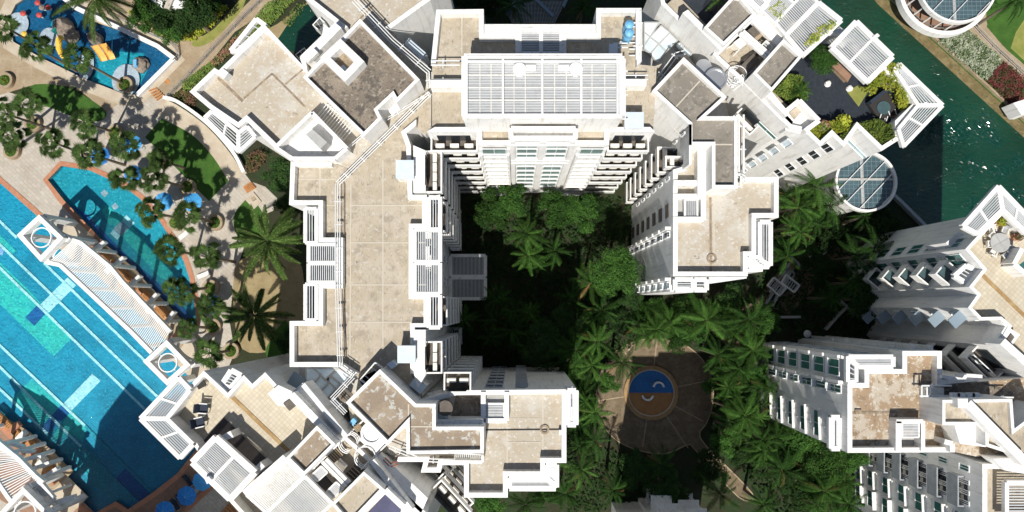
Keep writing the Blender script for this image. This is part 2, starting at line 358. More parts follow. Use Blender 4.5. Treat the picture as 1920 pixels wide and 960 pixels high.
def balconies(bld, a, b, zpx, zs, d=1.6, units=3, floor='floor_dark', m='white', r=1.1, glassy=False, u=(0,1), off=0.0):
    A, B, L, ang, n = edge(a, b, zpx); c = A.lerp(B, (u[0]+u[1])/2)+n*off; L *= (u[1]-u[0]); L = round(L, 1)
    me = tpl(('balc', L, d, m, r), lambda: m_balc(L, d, r).mesh('balcony', m))
    fl = tpl(('bfl', L, d, floor), lambda: MB().box((0, d/2-.08, .18), L-.34, d-.18, .05).mesh('balcony_floor', floor))
    au = tpl(('au',), lambda: MB().box((0,0,.4), .95, .42, .78).box((0,.215,.42), .5, .03, .5).mesh('air_conditioner', 'unit'))
    dr = tpl(('door', L), lambda: MB().box((0, .03, 1.25), L*.7, .06, 2.1).mesh('balcony_door', 'glass_dark'))
    for z in zs:
        o = inst('balcony', me, bld, (c.x, c.y, z), ang); sub('floor', fl, o); sub('glass_door', dr, o)
        for k in range(units):
            sub('air_conditioner', au, o, ((k+.5)/units*L*.92-L*.46, d*.52, .21))
def m_frame(w_, h, t_=.10, dp=.16):
    mb = MB(); mb.box((0, .045, h-t_/2), w_, .09, t_); mb.box((0, dp/2, t_/2), w_, dp+.08, t_)
    for s_ in (-1, 1): mb.box((s_*(w_/2-t_/2), dp/2, h/2), t_, dp-.01, h-2*t_)
    mb.box((0, .05, h/2), t_*.7, .1, h-2*t_); return mb
def windows(bld, a, b, zpx, zs, h=1.6, n=1, gw=.8, glass_='glass_green', hood=0, dp=.16, u=(0,1), sill=.9, fin=0, hoodm='white'):
    A, B, L, ang, nn = edge(a, b, zpx); u0, u1 = u; L2 = L*(u1-u0)/n; ww = round(L2*gw, 2)
    me = tpl(('wf', ww, h, dp), lambda: m_frame(ww, h, .10, dp).mesh('window_frame', 'white_metal'))
    gl = tpl(('wg', ww, h, glass_), lambda: MB().box((0, .045, h/2), ww-.18, .05, h-.18).mesh('window_pane', glass_))
    hd = tpl(('wh', ww, h, hood, hoodm), lambda: MB().box((0, hood/2+.08, h+.12), ww+.3, hood+.16, .14).mesh('hood', hoodm)) if hood else None
    fn = tpl(('fin', h, fin), lambda: MB().box((0, fin/2, h/2), .35, fin, h+.5).mesh('fin', 'white')) if fin else None
    for z in zs:
        for i in range(n):
            p = A.lerp(B, u0+(u1-u0)*(i+.5)/n); o = inst('window', me, bld, (p.x, p.y, z+sill), ang); sub('pane', gl, o)
            if hd: sub('hood', hd, o)
            if fn: sub('fin', fn, o, (ww/2+.25, 0, 0))
def slits(bld, a, b, zpx, z, h=.7, glass_='glass_pale'):
    A, B, L, ang, n = edge(a, b, zpx); c = (A+B)/2
    o = inst('window', m_frame(L, h, .08, .10).mesh('window_frame', 'white_metal'), bld, (c.x, c.y, z), ang)
    sub('pane', MB().box((0, .02, h/2), L-.1, .05, h-.1).mesh('pane', glass_), o)
def pipes(bld, pts, z, n=3, gap=.28, r=.06, m='white_metal', name='pipe', posts=2.5):
    wp = W(pts, z)
    for k in range(n):
        mb = MB()
        for i in range(len(wp)-1):
            a, b = wp[i], wp[i+1]; d = (b-a).normalized(); nn = Vector((-d.y, d.x, 0))*(k-(n-1)/2)*gap
            mb.tube(a+nn, b+nn, r, n=6)
            if k == 0 and posts:
                L = (b-a).length
                for j in range(int(L/posts)+1):
                    q = a.lerp(b, (j+.5)*posts/L if L > posts else .5)
                    if (j+.5)*posts > L: continue
                    mb.box((q.x, q.y, z-.22), .08, gap*(n+.2), .3, math.atan2(d.y, d.x))
        part(name, mb, m, bld)
def seam(bld, pts, z, w_=.14, m='seam'):
    wp = W(pts, z); mb = MB()
    for i in range(len(wp)-1): mb.beam(wp[i], wp[i+1], w_, .01)
    part('seam', mb, m, bld)
def cover(bld, quad, z, z0, m='panel_blue', name='roof_hatch'):
    p = W(quad, z); part(name, MB().prism(p, z0, z-.12, bottom=True), 'white', bld)
    part('hatch_lid', MB().prism([q+(q-sum(p, Vector())/4)*.06 for q in p], z-.12, z, bottom=True), m, bld)
def ladder(bld, a, b, z, w_=.9, n=10):
    A, B = P(*a, z), P(*b, z); d = (B-A).normalized(); nn = Vector((-d.y, d.x, 0))*w_/2; mb = MB()
    mb.tube(A+nn, B+nn, .05, n=5).tube(A-nn, B-nn, .05, n=5)
    for i in range(n+1): q = A.lerp(B, i/n); mb.tube(q+nn, q-nn, .04, n=5)
    part('ladder', mb, 'white_metal', bld)
def cage(bld, p, z, r=1.0, hgt=1.6):
    c = P(*p, z); mb = MB()
    for k in range(3): mb.ring((c.x, c.y), r-.05, r+.04, z-hgt*k/2-.06, z-hgt*k/2, 0, math.pi*1.5, 18)
    for k in range(8):
        t_ = k*math.pi*1.5/7; mb.tube((c.x+math.cos(t_)*r, c.y+math.sin(t_)*r, z-hgt), (c.x+math.cos(t_)*r, c.y+math.sin(t_)*r, z), .035, n=4)
    part('ladder_cage', mb, 'white_metal', bld)
FZ = [22.4, 18.7, 14.9, 11.2, 7.5, 3.7]           # floor levels of the 27 m blocks
FN = [26.1]+FZ

# ================= buildings =================
# ---- west wing (long beige roof in the middle left) ----
W_ = K('X', '545,303 542,384 597,384 597,454 634,454 634,532 597,532 597,602 543,602 543,688 636,688 664,706 692,752 740,770 790,745 778,700 778,615 803,615 803,552 775,552 775,428 800,428 800,365 773,365 770,272 762,250 780,235 795,249 806,232 806,172 656,316 623,303')
bw = thing('apartment_building', 'long west wing with a flat beige roof beside the palm garden and swimming pools', 'building', P(700, 500, 0))
mass(bw, W_, 27, 26, skip=(11,12,13,14,26,27,28,29,30))
pergola(bw, K('X', '572,391 593,391 593,455 572,455'), 27, 4); pergola(bw, K('X', '572,533 593,533 593,600 572,600'), 27, 4)
pergola(bw, K('X', '578,458 631,458 631,492 578,492'), 27, 13); pergola(bw, K('X', '578,494 631,494 631,529 578,529'), 27, 13)
pergola(bw, K('X', '804,370 825,370 825,431 804,431'), 27, 4, fw=.55); pergola(bw, K('X', '777,430 825,430 825,491 777,491'), 27, 11, fw=.55)
pergola(bw, K('X', '777,493 825,493 825,551 777,551'), 27, 11, fw=.55); pergola(bw, K('X', '804,553 825,553 825,614 804,614'), 27, 4, fw=.55)
balconies(bw, (800,284), (800,362), 27, FN, 1.7, 4); balconies(bw, (803,370), (803,428), 27, FZ, 1.7, 2)
balconies(bw, (803,555), (803,613), 27, FZ, 1.7, 2); balconies(bw, (800,640), (800,700), 27, FN, 1.7, 3)
part('wall', MB().prism(W(K('X', '776,274 799,284 799,362 776,362'), 27), 0, 27.4), 'white', bw)
part('wall', MB().prism(W(K('X', '776,428 799,428 799,553 776,553'), 27), 0, 23), 'white', bw)
part('wall', MB().prism(W(K('X', '777,618 799,618 799,702 784,728 777,700'), 27), 0, 27.4), 'white', bw)
windows(bw, (800,440), (800,540), 27, FZ, 1.8, 2, .4, 'glass_dark')
pipes(bw, K('X', '638,689 633,530 633,344 806,174'), 27.2, 3, .24, .05)
pipes(bw, K('X', '645,690 645,345'), 26.3, 1, .1, .05, 'grime')
for q in ('658,345 656,690', '718,300 718,650', '600,303 600,384'): seam(bw, K('X', q), 26.03)
for y in (385, 455, 534, 604): seam(bw, K('X', '655,%d 799,%d' % (y, y)), 26.034)
for y in (336, 385): seam(bw, K('X', '552,%d 630,%d' % (y, y)), 26.034)
cover(bw, K('X', '743,301 775,301 775,334 743,334'), 28.2, 26); cover(bw, K('X', '746,649 778,649 778,680 746,680'), 28.2, 26)
cover(bw, K('X', '827,215 859,215 859,247 827,247'), 28.5, 26)
for p in ((648,458), (648,530)): part('roof_drain', MB().ring(P(*p, 26).to_2d(), .5, .62, 26.05, 26.2, 1.6, 4.7, 12), 'grime', bw)

# ---- north west wing ----
NW_ = K('X', '355,172 392,203 447,240 462,227 515,278 547,302 623,302 656,316 806,172 800,118 733,53 807,0 840,-40 545,-40 575,0 638,50 562,108 567,122 497,47 410,132 402,127')
bn = thing('apartment_building', 'north west wing with a diamond shaped stained upper roof and a square light well', 'building', P(600, 200, 0))
mass(bn, NW_, 27, 26, roof='roof_pale', skip=(5,6,7,8,9,12,13))
# white stair house on its south corner
part('wall', MB().prism(W(K('X', '585,210 651,278 628,298 547,298 515,277'), 28.6), 26, 27.2), 'white', bn)
wallrun(bn, K('X', '585,211 650,278 628,297 548,297 516,276 585,211'), 28.6, 27.2, .4)
part('wall', MB().prism(W(K('X', '590,246 618,270 605,283 578,256'), 28), 27.2, 28.9), 'grey', bn)
# trellis boxes and planters on the edge
pergola(bn, K('X', '432,95 480,35 497,47 446,95')[:4], 27, 3, fw=.6)
pergola(bn, K('X', '383,221 397,208 447,248 447,284'), 27, 5, divs=(.55,), fw=.55); pergola(bn, K('X', '447,284.5 447,248.5 463,237 478,256'), 27, 6, fw=.5)
windows(bn, (464,230), (546,300), 27, [22.4], 2.2, 5, .55, 'glass_green')
# upper roof
U1 = K('X', '675,35 787,149 743,193 736,180 708,206 716,222 682,256 568,145')
mass(bn, U1, 30, 29.4, 26, 'roof_stained', pw=.35)
part('wall', MB().prism(W(K('X', '743,172 757,187 733,212 722,200'), 28.5), 26, 27.5), 'white', bn)
wp = ccw(W(K('X', '600,108 638,72 683,115 647,153'), 30.8)); ins = inset(wp, .75); mb = MB()
for i in range(4):
    a, b, ai, bi = wp[i], wp[(i+1)%4], ins[i], ins[(i+1)%4]
    mb.add([(a.x,a.y,29.4),(b.x,b.y,29.4),(b.x,b.y,30.8),(a.x,a.y,30.8),(ai.x,ai.y,29.45),(bi.x,bi.y,29.45),(bi.x,bi.y,30.8),(ai.x,ai.y,30.8)], [(0,1,2,3),(3,2,6,7),(5,4,7,6)])
part('light_well', mb, 'white', bn)
part('well_floor', MB().poly([(q[0], q[1], 29.46) for q in ins]), 'grime', bn)
part('well_box', MB().prism(W(K('X', '632,132 643,121 656,133 645,147'), 29.9), 29.47, 29.9), 'panel_blue', bn)
seam(bn, K('X', '457,185 510,138 572,200'), 26.03, .22, 'grime'); seam(bn, K('X', '408,145 455,190'), 26.034, .3, 'grime')
seam(bn, K('X', '535,158 650,60 700,10'), 26.03, .2, 'grime'); seam(bn, K('X', '440,200 455,187'), 26.03)
part('roof_unit', MB().prism(W(K('X', '410,138 418,128 428,136 420,148'), 27.2), 26, 27.2), 'white_metal', bn)
ladder(bn, (602,208), (655,250), 26.7, 1.9, 12); pipes(bn, K('X', '628,298 690,245 806,174'), 27.3, 2, .2, .045)
part('wall', MB().prism(W(K('X', '562,106 628,42 640,52 585,108 572,112'), 28.2), 26, 28.2), 'white', bn)
part('wall', MB().prism(W(K('X', '570,105 588,90 596,98 578,116'), 28.9), 28.2, 28.9), 'white', bn)
windows(bn, (545,95), (565,80), 24, [20, 16], 1.8, 1, .9, 'glass_dark', dp=.8)
windows(bn, (588,52), (603,36), 24, [22, 18], 1.8, 1, .9, 'glass_dark', dp=.8)
pipes(bn, K('X', '664,0 735,75 805,135 806,165'), 28, 3, .28, .06)
part('roof_hatch', MB().prism(W(K('X', '758,82 768,70 800,100 790,112'), 25), 22, 25), 'panel_blue', bn)

# ---- north block ----
NB = K('X', '818,18 907,17 907,63 975,63 975,100 1053,100 1053,63 1118,63 1118,15 1203,15 1203,115 1235,118 1228,247 1142,247 1142,272 895,272 895,247 800,247 808,232 808,118')
bb = thing('apartment_building', 'north block with a louvred plant room on top and a glazed bay facing the courtyard', 'building', P(1010, 200, 0))
mass(bb, NB, 30, 29, skip=(10,11,17,18))
part('wall', MB().beam(P(908,54,30.2), P(1117,54,30.2), 1.0, .5), 'white', bb)
pergola(bb, K('X', '912,48 975,48 975,62 912,62')[::-1], 30, 0); pergola(bb, K('X', '912,60 912,50 972,50 972,60'), 30, 3, fw=.3); pergola(bb, K('X', '1056,60 1056,50 1112,50 1112,60'), 30, 3, fw=.3)
pergola(bb, K('X', '976,99 976,54 1013,54 1013,99'), 30.3, 13, fw=.3); pergola(bb, K('X', '1016,99 1016,54 1051,54 1051,99'), 30.3, 13, fw=.3)
# plant room: low white walls, louvres, beams, fans
mq = K('X', '868,103 1168,103 1168,219 868,219')
part('wall', MB().prism(W(mq, 35), 29, 33.6), 'white', bb)
part('roof', MB().poly(W(K('X', '872,107 1164,107 1164,216 872,216')[::-1], 33.62)), 'grey', bb)
wallrun(bb, K('X', '870,105 1166,105 1166,217 870,217 870,105'), 35, 33.6, .5)
lv = MB()
for i in range(32):
    y = 121+i*2.95; a, b = P(875, y, 34.7), P(1161, y, 34.7); lv.beam(a, b, .10, .05)
o = part('louvre', lv, 'slat_paint', bb, 'grid of thin white louvres over the plant room'); o['kind'] = 'stuff'
mb = MB()
for x in (875, 943, 1017, 1090, 1158): mb.beam(P(x,106,35.1), P(x,217,35.1), .2, .3)
for y in (107, 115, 216): mb.beam(P(873,y,35.12), P(1163,y,35.12), .22, .3)
part('louvre_beam', mb, 'white_metal', bb)
for x in (900, 921, 964, 985, 1040, 1062, 1110, 1134):
    part('louvre_rail', MB().beam(P(x,120,34.8), P(x,214,34.8), .07, .12), 'unit', bb)
for y in (140, 163, 187): part('louvre_rail', MB().beam(P(876,y,34.82), P(1160,y,34.82), .07, .1), 'unit', bb)
for x, y in ((974,130), (1080,129), (975,130.5)):
    c = P(x, y, 35.2)
    if x != 975: part('fan_housing', MB().cyl(c, .62, 34.2, 35.17).ring(c.to_2d(), .50, .66, 35.17, 35.25, n=20), 'white_metal', bb)
for x0 in (985, 1047): part('roof_unit', MB().prism(W(K('X', '%d,121 %d,121 %d,132 %d,132' % (x0, x0+20, x0+20, x0)), 35), 34, 35), 'white_metal', bb)
part('trough', MB().prism(W(K('X', '945,119 1088,119 1088,139 945,139'), 34.6), 34.3, 34.6), 'white_metal', bb)
seam(bb, K('X', '866,18 866,100'), 29.03)
# planters in front of the plant room
sheet(bb, K('X', '898,238 953,238 953,262 898,262'), 29.3, 'roof_beige', 'planter_bed', 'bed of dry straw in the roof planter'); sheet(bb, K('X', '1083,238 1138,238 1138,262 1083,262'), 29.3, 'roof_beige', 'planter_bed')
# south facade: flat balconies left and right, louvred panels, glazed middle bay
for (a, b) in (((802,247),(893,247)), ((1144,247),(1226,247))):
    balconies(bb, a, b, 30, [26.2]+FN[1:]+[0.3], 1.5, 3)
for (x0, x1) in ((896,955), (1084,1141)):
    part('wall', MB().prism(W(K('X', '%d,262 %d,262 %d,275 %d,275' % (x0, x1, x1, x0)), 30), 0, 28.6), 'white', bb)
    windows(bb, (x0,275), (x1,275), 30, [25.9], 2.4, 1, .8, 'glass_mist', dp=.12)
    A, B, L, ang, n = edge((x0,275), (x1,275), 30); L = round(L*.84, 1)
    me = tpl(('lou', L), lambda: MB().box((0, .05, 1.05), L, .10, 1.7).box((0, .16, .12), L+.1, .32, .14).mesh('louvre_panel', 'white'))
    for k in range(11): inst('louvre_panel', me, bb, ((A.x+B.x)/2, A.y, k*2.3+.3), ang)
    for x in (x0+3, x1-3): part('pilaster', MB().box((P(x, 275, 30).x, A.y-.12, 13.6), .3, .3, 26.5), 'white', bb)
CB = K('X', '957,240 1080,240 1080,260 957,260')
part('wall', MB().prism(W(CB, 33), 5.2, 32.3), 'white', bb); wallrun(bb, K('X', '958,241 1079,241 1079,259 958,259 958,241'), 33, 32.3, .5)
A, B, L, ang, n = edge((957,260), (1080,260), 33)
for x0, x1 in ((.0,.07), (.45,.55), (.93,1.0)):
    a = A.lerp(B, x0); b = A.lerp(B, x1); part('pilaster', MB().prism([a, b, b+n*.25, a+n*.25], 5.2, 32.6), 'white', bb)
for zz in (31.4, 24.0, 22.6): part('band', MB().beam(Vector((A.x, A.y, zz))+n*.17, Vector((B.x, B.y, zz))+n*.17, .3, .5), 'white', bb)
windows(bb, (957,260), (1080,260), 33, [29.0, 26.6, 24.7, 20.2, 17.5, 14.8, 12.1, 9.4, 6.7], 2.1, 1, .95, 'glass_mist', dp=.14, u=(.08,.44), sill=0)
windows(bb, (957,260), (1080,260), 33, [29.0, 26.6, 24.7, 20.2, 17.5, 14.8, 12.1, 9.4, 6.7], 2.1, 1, .95, 'glass_mist', dp=.14, u=(.56,.92), sill=0)
part('beam', MB().beam(P(958,351,3)+Vector((0,.5,0)), P(1046,351,3)+Vector((0,.5,0)), .7, .6), 'white', bb)
part('wall', MB().prism(W(K('X', '957,245 1080,245 1080,249 957,249'), 33), 0, 5.2), 'floor_dark', bb)
pipes(bb, K('X', '1163,110 1163,225'), 31.5, 3, .5, .08)
for q in ('1150,85 1177,85', '1197,20 1197,112', '808,118 862,118', '808,153 866,153', '1170,145 1215,145'): pipes(bb, K('X', q), 30.3, 2, .45, .07)
for y in (50, 68, 80, 92, 104): pipes(bb, K('X', '1180,%d 1200,%d' % (y, y)), 29.6, 1, .1, .07)
for q in ('807,150 868,150 868,164 807,164', '1172,148 1212,148 1212,161 1172,161'): part('wall', MB().prism(W(K('X', q), 30.6), 29, 30.6), 'white', bb)
for y in (44, 59):
    c = P(1181, y, 31.4); part('water_tank', MB().cyl(c, .46, 29, 31.2, 24).cyl(c, .46, 31.2, 31.4, 24, .15).ring(c.to_2d(), .45, .5, 30.2, 30.35, n=24), 'tank_blue', bb)
cover(bb, K('X', '1172,211 1206,211 1206,240 1172,240'), 31, 29)
part('walkway', MB().beam(P(1150,82,30.4), P(1150,102,30.4), .9, .15), 'white_metal', bb)

# ---- east wing ----
E_ = K('X', '1262,318 1262,518 1402,518 1402,480 1418,480 1418,408 1460,408 1460,332 1396,332 1400,235 1372,215 1365,180 1290,95 1232,118 1232,200 1279,250 1279,313')
be = thing('apartment_building', 'east wing with a pale beige roof and stepped white balconies facing the dark courtyard', 'building', P(1330, 400, 0))
mass(be, E_, 27, 26, roof='roof_pale', skip=(8,9,10,11,12,13,14,15))
mass(be, K('X', '1282,107 1363,182 1323,218 1383,218 1383,353 1335,353 1335,272 1292,272 1292,233 1223,170'), 30, 29.4, 26, 'roof_grey', pw=.35)
part('wall', MB().prism(W(K('X', '1292,233 1292,308 1297,308 1297,233'), 30), 26, 30), 'white', be)
wallrun(be, K('X', '1263,343 1316,343'), 27.2, 26, .6); wallrun(be, K('X', '1316,275 1316,368'), 27.6, 26, .9); wallrun(be, K('X', '1263,368 1319,368 1319,411 1263,411'), 27.1, 26, .55)
sheet(be, K('X', '1267,373 1316,373 1316,407 1267,407'), 26.06, 'grey', 'well_floor')
pergola(be, K('X', '1284,374 1308,374 1308,407 1284,407'), 26.9, 6, fw=.2)
pergola(be, K('X', '1425,416 1445,416 1445,498 1425,487')[:4], 27, 4, fw=.6); pergola(be, K('X', '1404,501 1404,482 1424,482 1442,501'), 27, 5, fw=.5)
part('wall', MB().prism(W(K('X', '1402,480 1422,480 1422,416 1446,416 1446,507 1402,507'), 27), 0, 24.5), 'white', be)
part('wall', MB().prism(W(K('X', '1262,519 1329,519 1329,546 1262,546'), 27), 0, 25.6), 'white', be)
pergola(be, K('X', '1266,544 1266,524 1300,524 1300,544'), 27, 4, fw=.6); pergola(be, K('X', '1302,544 1302,524 1325,524 1325,544'), 27, 3, fw=.6)
part('wall', MB().prism(W(K('X', '1330,519 1400,519 1400,522 1330,532'), 27), 0, 27), 'white', be)
balconies(be, (1279,262), (1279,313), 27, FN[1:]+[0.4], 2.0, 3); balconies(be, (1279,290), (1279,313), 27, [25.2], 1.7, 1)
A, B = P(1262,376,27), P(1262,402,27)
windows(be, (1279,235), (1279,262), 27, FN, 1.5, 2, .35, 'glass_dark')
windows(be, (1262,318), (1262,340), 27, FZ, 1.7, 1, .3, 'glass_dark', sill=1.4)
# shade of a hollow painted on the west wall as dark panels, then the two rows of windows
for z in FN[:]: part('recess_shade', MB().prism([A+Vector((-.02,0,0)), B+Vector((-.02,0,0)), B+Vector((-.1,0,0)), A+Vector((-.1,0,0))], z-2.6, z-1.0), 'floor_dark', be)
windows(be, (1262,426), (1262,447), 27, [z for z in FN], 2.3, 1, .62, 'glass_dark', sill=-2.8, dp=.35, fin=.6)
windows(be, (1262,524), (1262,545), 27, [z for z in FN], 2.2, 1, .7, 'glass_pale', sill=-2.8, dp=.3, fin=.6)
seam(be, K('X', '1332,370 1333,512'), 26.03, .25, 'grime'); seam(be, K('X', '1338,370 1339,480'), 26.034); seam(be, K('X', '1265,203 1312,152'), 29.43); seam(be, K('X', '1293,271 1380,271'), 29.43)
seam(be, K('X', '1285,112 1356,182'), 29.43, .3); seam(be, K('X', '1376,222 1376,350'), 29.43, .3)
part('roof_unit', MB().prism(W(K('X', '1338,511 1348,511 1348,518 1338,518'), 26.8), 26, 26.8), 'white_metal', be)
c = P(1334, 485, 26); part('roof_drain', MB().ring(c.to_2d(), .35, .55, 26.02, 26.15, n=14), 'grime', be)
pipes(be, K('X', '1390,215 1390,330'), 27.6, 2, .5, .12); pipes(be, K('X', '1389,350 1389,330'), 27, 1, .4, .1)
cage(be, (1388,338), 28, .7)
pipes(be, K('X', '1222,208 1204,190 1268,102 1284,98'), 27.5, 2, .4, .06)
sheet(be, K('X', '1240,140 1265,103 1278,110 1245,150'), 26.06, 'roof_stained')

# ---- glass skylights between the wings ----
def skylight(label, rows, z, th=.25):
    c = Vector(); n = 0
    for r in rows:
        for q in W(K('X', r), z): c += q; n += 1
    c /= n; c.z = 18
    t_ = thing('skylight', label, 'skylight', c)
    fr = MB()
    for r in rows:
        q = ccw(W(K('X', r), z)); m_ = len(q)
        for i in range(m_): fr.beam(q[i]+Vector((0,0,.03+.002*i)), q[(i+1)%m_]+Vector((0,0,.03+.002*i)), .14, .3)
        part('glass_panel', MB().poly([Vector((p[0], p[1], z-.05)) for p in q]), 'glass_sky', t_)
    part('frame', fr, 'grey', t_)
    part('wall', MB().prism([Vector((c.x-3.4, c.y-2.6, 0)), Vector((c.x+3.4, c.y-2.6, 0)), Vector((c.x+3.4, c.y+2.6, 0)), Vector((c.x-3.4, c.y+2.6, 0))], 0, z-.6), 'grey', t_)
skylight('grid of pale glass panes wedged between the north block and the north east tower', ['1208,42 1236,42 1219,69 1208,60', '1240,48 1256,61 1236,82 1219,69', '1208,61 1219,69 1209,84 1208,83', '1219,70 1235,82 1220,101 1208,92 1208,86', '1256,62 1270,76 1250,97 1236,83', '1235,83 1249,97 1232,117 1219,101', '1274,79 1282,87 1276,93 1268,86', '1283,88 1297,101 1291,107 1277,94'], 24)
skylight('grid of blue glass panes between the west wing roof and the south west tower', ['574,690 586,690 601,703 584,722 573,714', '587,690 633,690 619,703 608,713 602,703', '602,704 616,717 598,737 585,722', '634,691 657,706 641,722 620,704', '617,717 630,729 611,750 598,737', '619,705 640,722 630,729 617,716', '613,751 620,745 632,758 626,765', '627,766 633,759 645,770 638,777'], 24)

# ---- north east tower with the roof garden ----
NE = K('X', '1240,8 1340,107 1366,131 1394,156 1480,240 1508,246 1538,275 1560,254 1582,276 1608,240 1653,283 1686,262 1686,230 1722,195 1678,140 1655,120 1606,62 1560,60 1500,-40 1230,-40')
bt = thing('apartment_building', 'north east tower by the canal with a planted roof terrace and slatted pergolas', 'building', P(1500, 180, 0))
part('wall', MB().prism(W(NE, 27), 0, 24.8, top=False), 'white', bt); 
part('terrace_floor', MB().poly(ccw(W(NE, 27)), 24.8), 'navy_deck', bt, 'dark blue terrace decking')
c_ = ccw(W(NE, 27)); ins = inset(c_, .45)
rev = ccw(W(NE, 27)) != W(NE, 27)
mb = MB()
for i in range(len(c_)):
    a, b, ai, bi = c_[i], c_[(i+1)%len(c_)], ins[i], ins[(i+1)%len(c_)]
    mb.add([(a.x,a.y,24.8),(b.x,b.y,24.8),(b.x,b.y,27),(a.x,a.y,27),(ai.x,ai.y,24.8),(bi.x,bi.y,24.8),(bi.x,bi.y,27),(ai.x,ai.y,27)], [(0,1,2,3),(3,2,6,7),(5,4,7,6)])
part('parapet', mb, 'white', bt)
# machine deck strip along the south west edge, gutters
part('roof', MB().prism(W(K('X', '1246,12 1338,104 1362,125 1394,157 1481,238 1500,222 1420,142 1512,60 1470,20 1362,86 1270,-10'), 26), 24.8, 26), 'roof_beige', bt)
part('wall', MB().prism(W(K('X', '1290,18 1357,86 1350,94 1280,24'), 29.2), 26, 29.2), 'white', bt)
part('wall', MB().prism(W(K('X', '1412,137 1447,172 1480,212 1474,219 1404,145'), 28.0), 24.8, 28), 'white', bt)
slits(bt, (1242,38), (1274,69), 25, 22.6, 1.0); slits(bt, (1432,219), (1467,252), 25, 22.6, .9, 'glass_green')
mass(bt, K('X', '1320,52 1376,-10 1390,-6 1418,26 1357,85'), 30, 29.5, 26, 'roof_grey', pw=.3)
mass(bt, K('X', '1469,73 1505,105 1447,172 1412,137'), 30, 29.5, 24.8, 'roof_grey', pw=.3)
# planter trough box and white corner box
part('wall', MB().prism(W(K('X', '1500,187 1536,226 1508,246 1480,240 1474,210'), 27.4), 24.8, 26.4), 'white', bt)
part('planter_bed', MB().prism(W(K('X', '1480,211 1494,200 1503,210 1490,224'), 26.6), 26.4, 26.6), 'roof_beige', bt)
wallrun(bt, K('X', '1476,207 1499,188 1536,226 1510,245'), 27.6, 26.4, .5)
part('roof', MB().prism(W(K('X', '1395,152 1410,144 1488,228 1480,238'), 26.5), 26, 26.4), 'roof_beige', bt)
# machine deck between the two roof blocks: screens, boxes, rails, fans
pl = [('1402,57 1413,48 1426,62 1415,70', 27.6, 'floor_dark'), ('1413,69 1425,60 1431,66 1420,76', 27.4, 'sandstone'), ('1375,80 1388,70 1400,82 1388,92', 27.3, 'unit'), ('1393,112 1418,96 1424,103 1399,120', 27, 'dark_wood'), ('1384,128 1412,100 1424,112 1397,142', 27.2, 'floor_dark')]
for q, z, mm in pl: part('roof_unit', MB().prism(W(K('X', q), z), 26, z), mm, bt)
for q in ('1388,62 1437,106', '1394,58 1443,101'): part('beam', MB().beam(P(*K('X', q)[0], 28.6), P(*K('X', q)[1], 28.6), .35, .4), 'white', bt)
part('beam', MB().beam(P(1340,104,28), P(1425,20,28), .5, .8), 'white', bt)
pergola(bt, K('X', '1427,86 1437,76 1450,88 1440,98'), 28, 3, fw=.15)
pipes(bt, K('X', '1362,92 1382,78 1389,90 1374,106'), 26.9, 1, .1, .05); cage(bt, (1383,140), 27.6, 1.0, 1.2); ladder(bt, (1378,150), (1398,142), 27, .5, 6)
pipes(bt, K('X', '1372,168 1410,137 1420,126'), 26.8, 2, .4, .05)
c = P(1342,148,27.4); part('fan_housing', MB().cyl(c, 1.2, 26, 27.3).ring(c.to_2d(), 1.05, 1.25, 27.3, 27.45, n=24), 'metal', bt); part('fan_housing', MB().cyl(P(1320,125,27), .9, 26, 26.9), 'metal', bt)
# pergolas
def perg2(bld, quad, z, n, divs=(), **k): return pergola(bld, quad, z, n, divs=divs, **k)
pergola(bt, K('X', '1396,-4 1424,23 1441,7 1412,-24'), 28.6, 0)
pergola(bt, K('X', '1422,22 1500,-56 1460,-96 1382,-18')[::-1], 28.6, 0, sides=(0,0,0,0))
pergola(bt, K('X', '1427,18 1462,-20 1489,5 1453,43'), 28.6, 16, divs=(), fw=.3)
pergola(bt, K('X', '1398,-10 1433,-48 1461,-22 1425,16'), 28.6, 16, fw=.3)
pergola(bt, K('X', '1454,43 1512,-18 1534,4 1474,66'), 28.6, 20, fw=.35); pergola(bt, K('X', '1474,66 1535,4 1578,38 1506,104'), 28.6, 21, fw=.6)
pergola(bt, K('X', '1408,38 1427,21 1475,66 1457,84'), 27.8, 12, w_=.34, fw=.2, m='white')
pergola(bt, K('X', '1560,88 1606,40 1674,106 1627,153'), 28.6, 15, divs=(.47,), fw=.7)
part('post', MB().prism(W(K('X', '1560,62 1575,48 1606,66 1582,90'), 25.6), 24.8, 25.4), 'white', bt)
for q in ('1637,68 1645,62 1650,67 1642,73',): part('post_cap', MB().prism(W(K('X', q), 28.9), 25, 28.9), 'white', bt)
pergola(bt, K('X', '1678,130 1687,119 1768,197 1722,197'), 27.4, 7, divs=(.5,), fw=.5)
pergola(bt, K('X', '1722,197.5 1768,197.5 1695,274 1685,242'), 27.4, 8, divs=(.5,), fw=.5)
# terrace furniture that belongs to the building: lawns, raised deck
for q in ('1588,172 1608,160 1632,165 1610,200', '1520,212 1536,226 1548,236 1538,248 1526,238'): sheet(bt, K('X', q), 24.86, 'lawn_yellow', 'lawn_strip')
# south west and south facade
for (p0, p1, ht) in (((1394,156),(1440,200),0),):
    balconies(bt, (1408,216-30), (1444,222), 27, [22.6], 1.6, 3, u=(0,1))
    balconies(bt, (1408,190), (1430,212), 27, [19.5, 16.2], 1.8, 2)
for z in (22.0, 18.2, 14.5, 10.7, 7.0): windows(bt, (1490,250), (1502,262), 27, [z], 2.2, 1, .9, 'glass_sky')
windows(bt, (1560,256), (1582,277), 27, [22.6, 19.2, 15.8, 12.2, 8.4], 1.9, 1, .7, 'glass_dark', dp=.12)
slits(bt, (1650,284), (1612,246), 27, 23.5, .8)

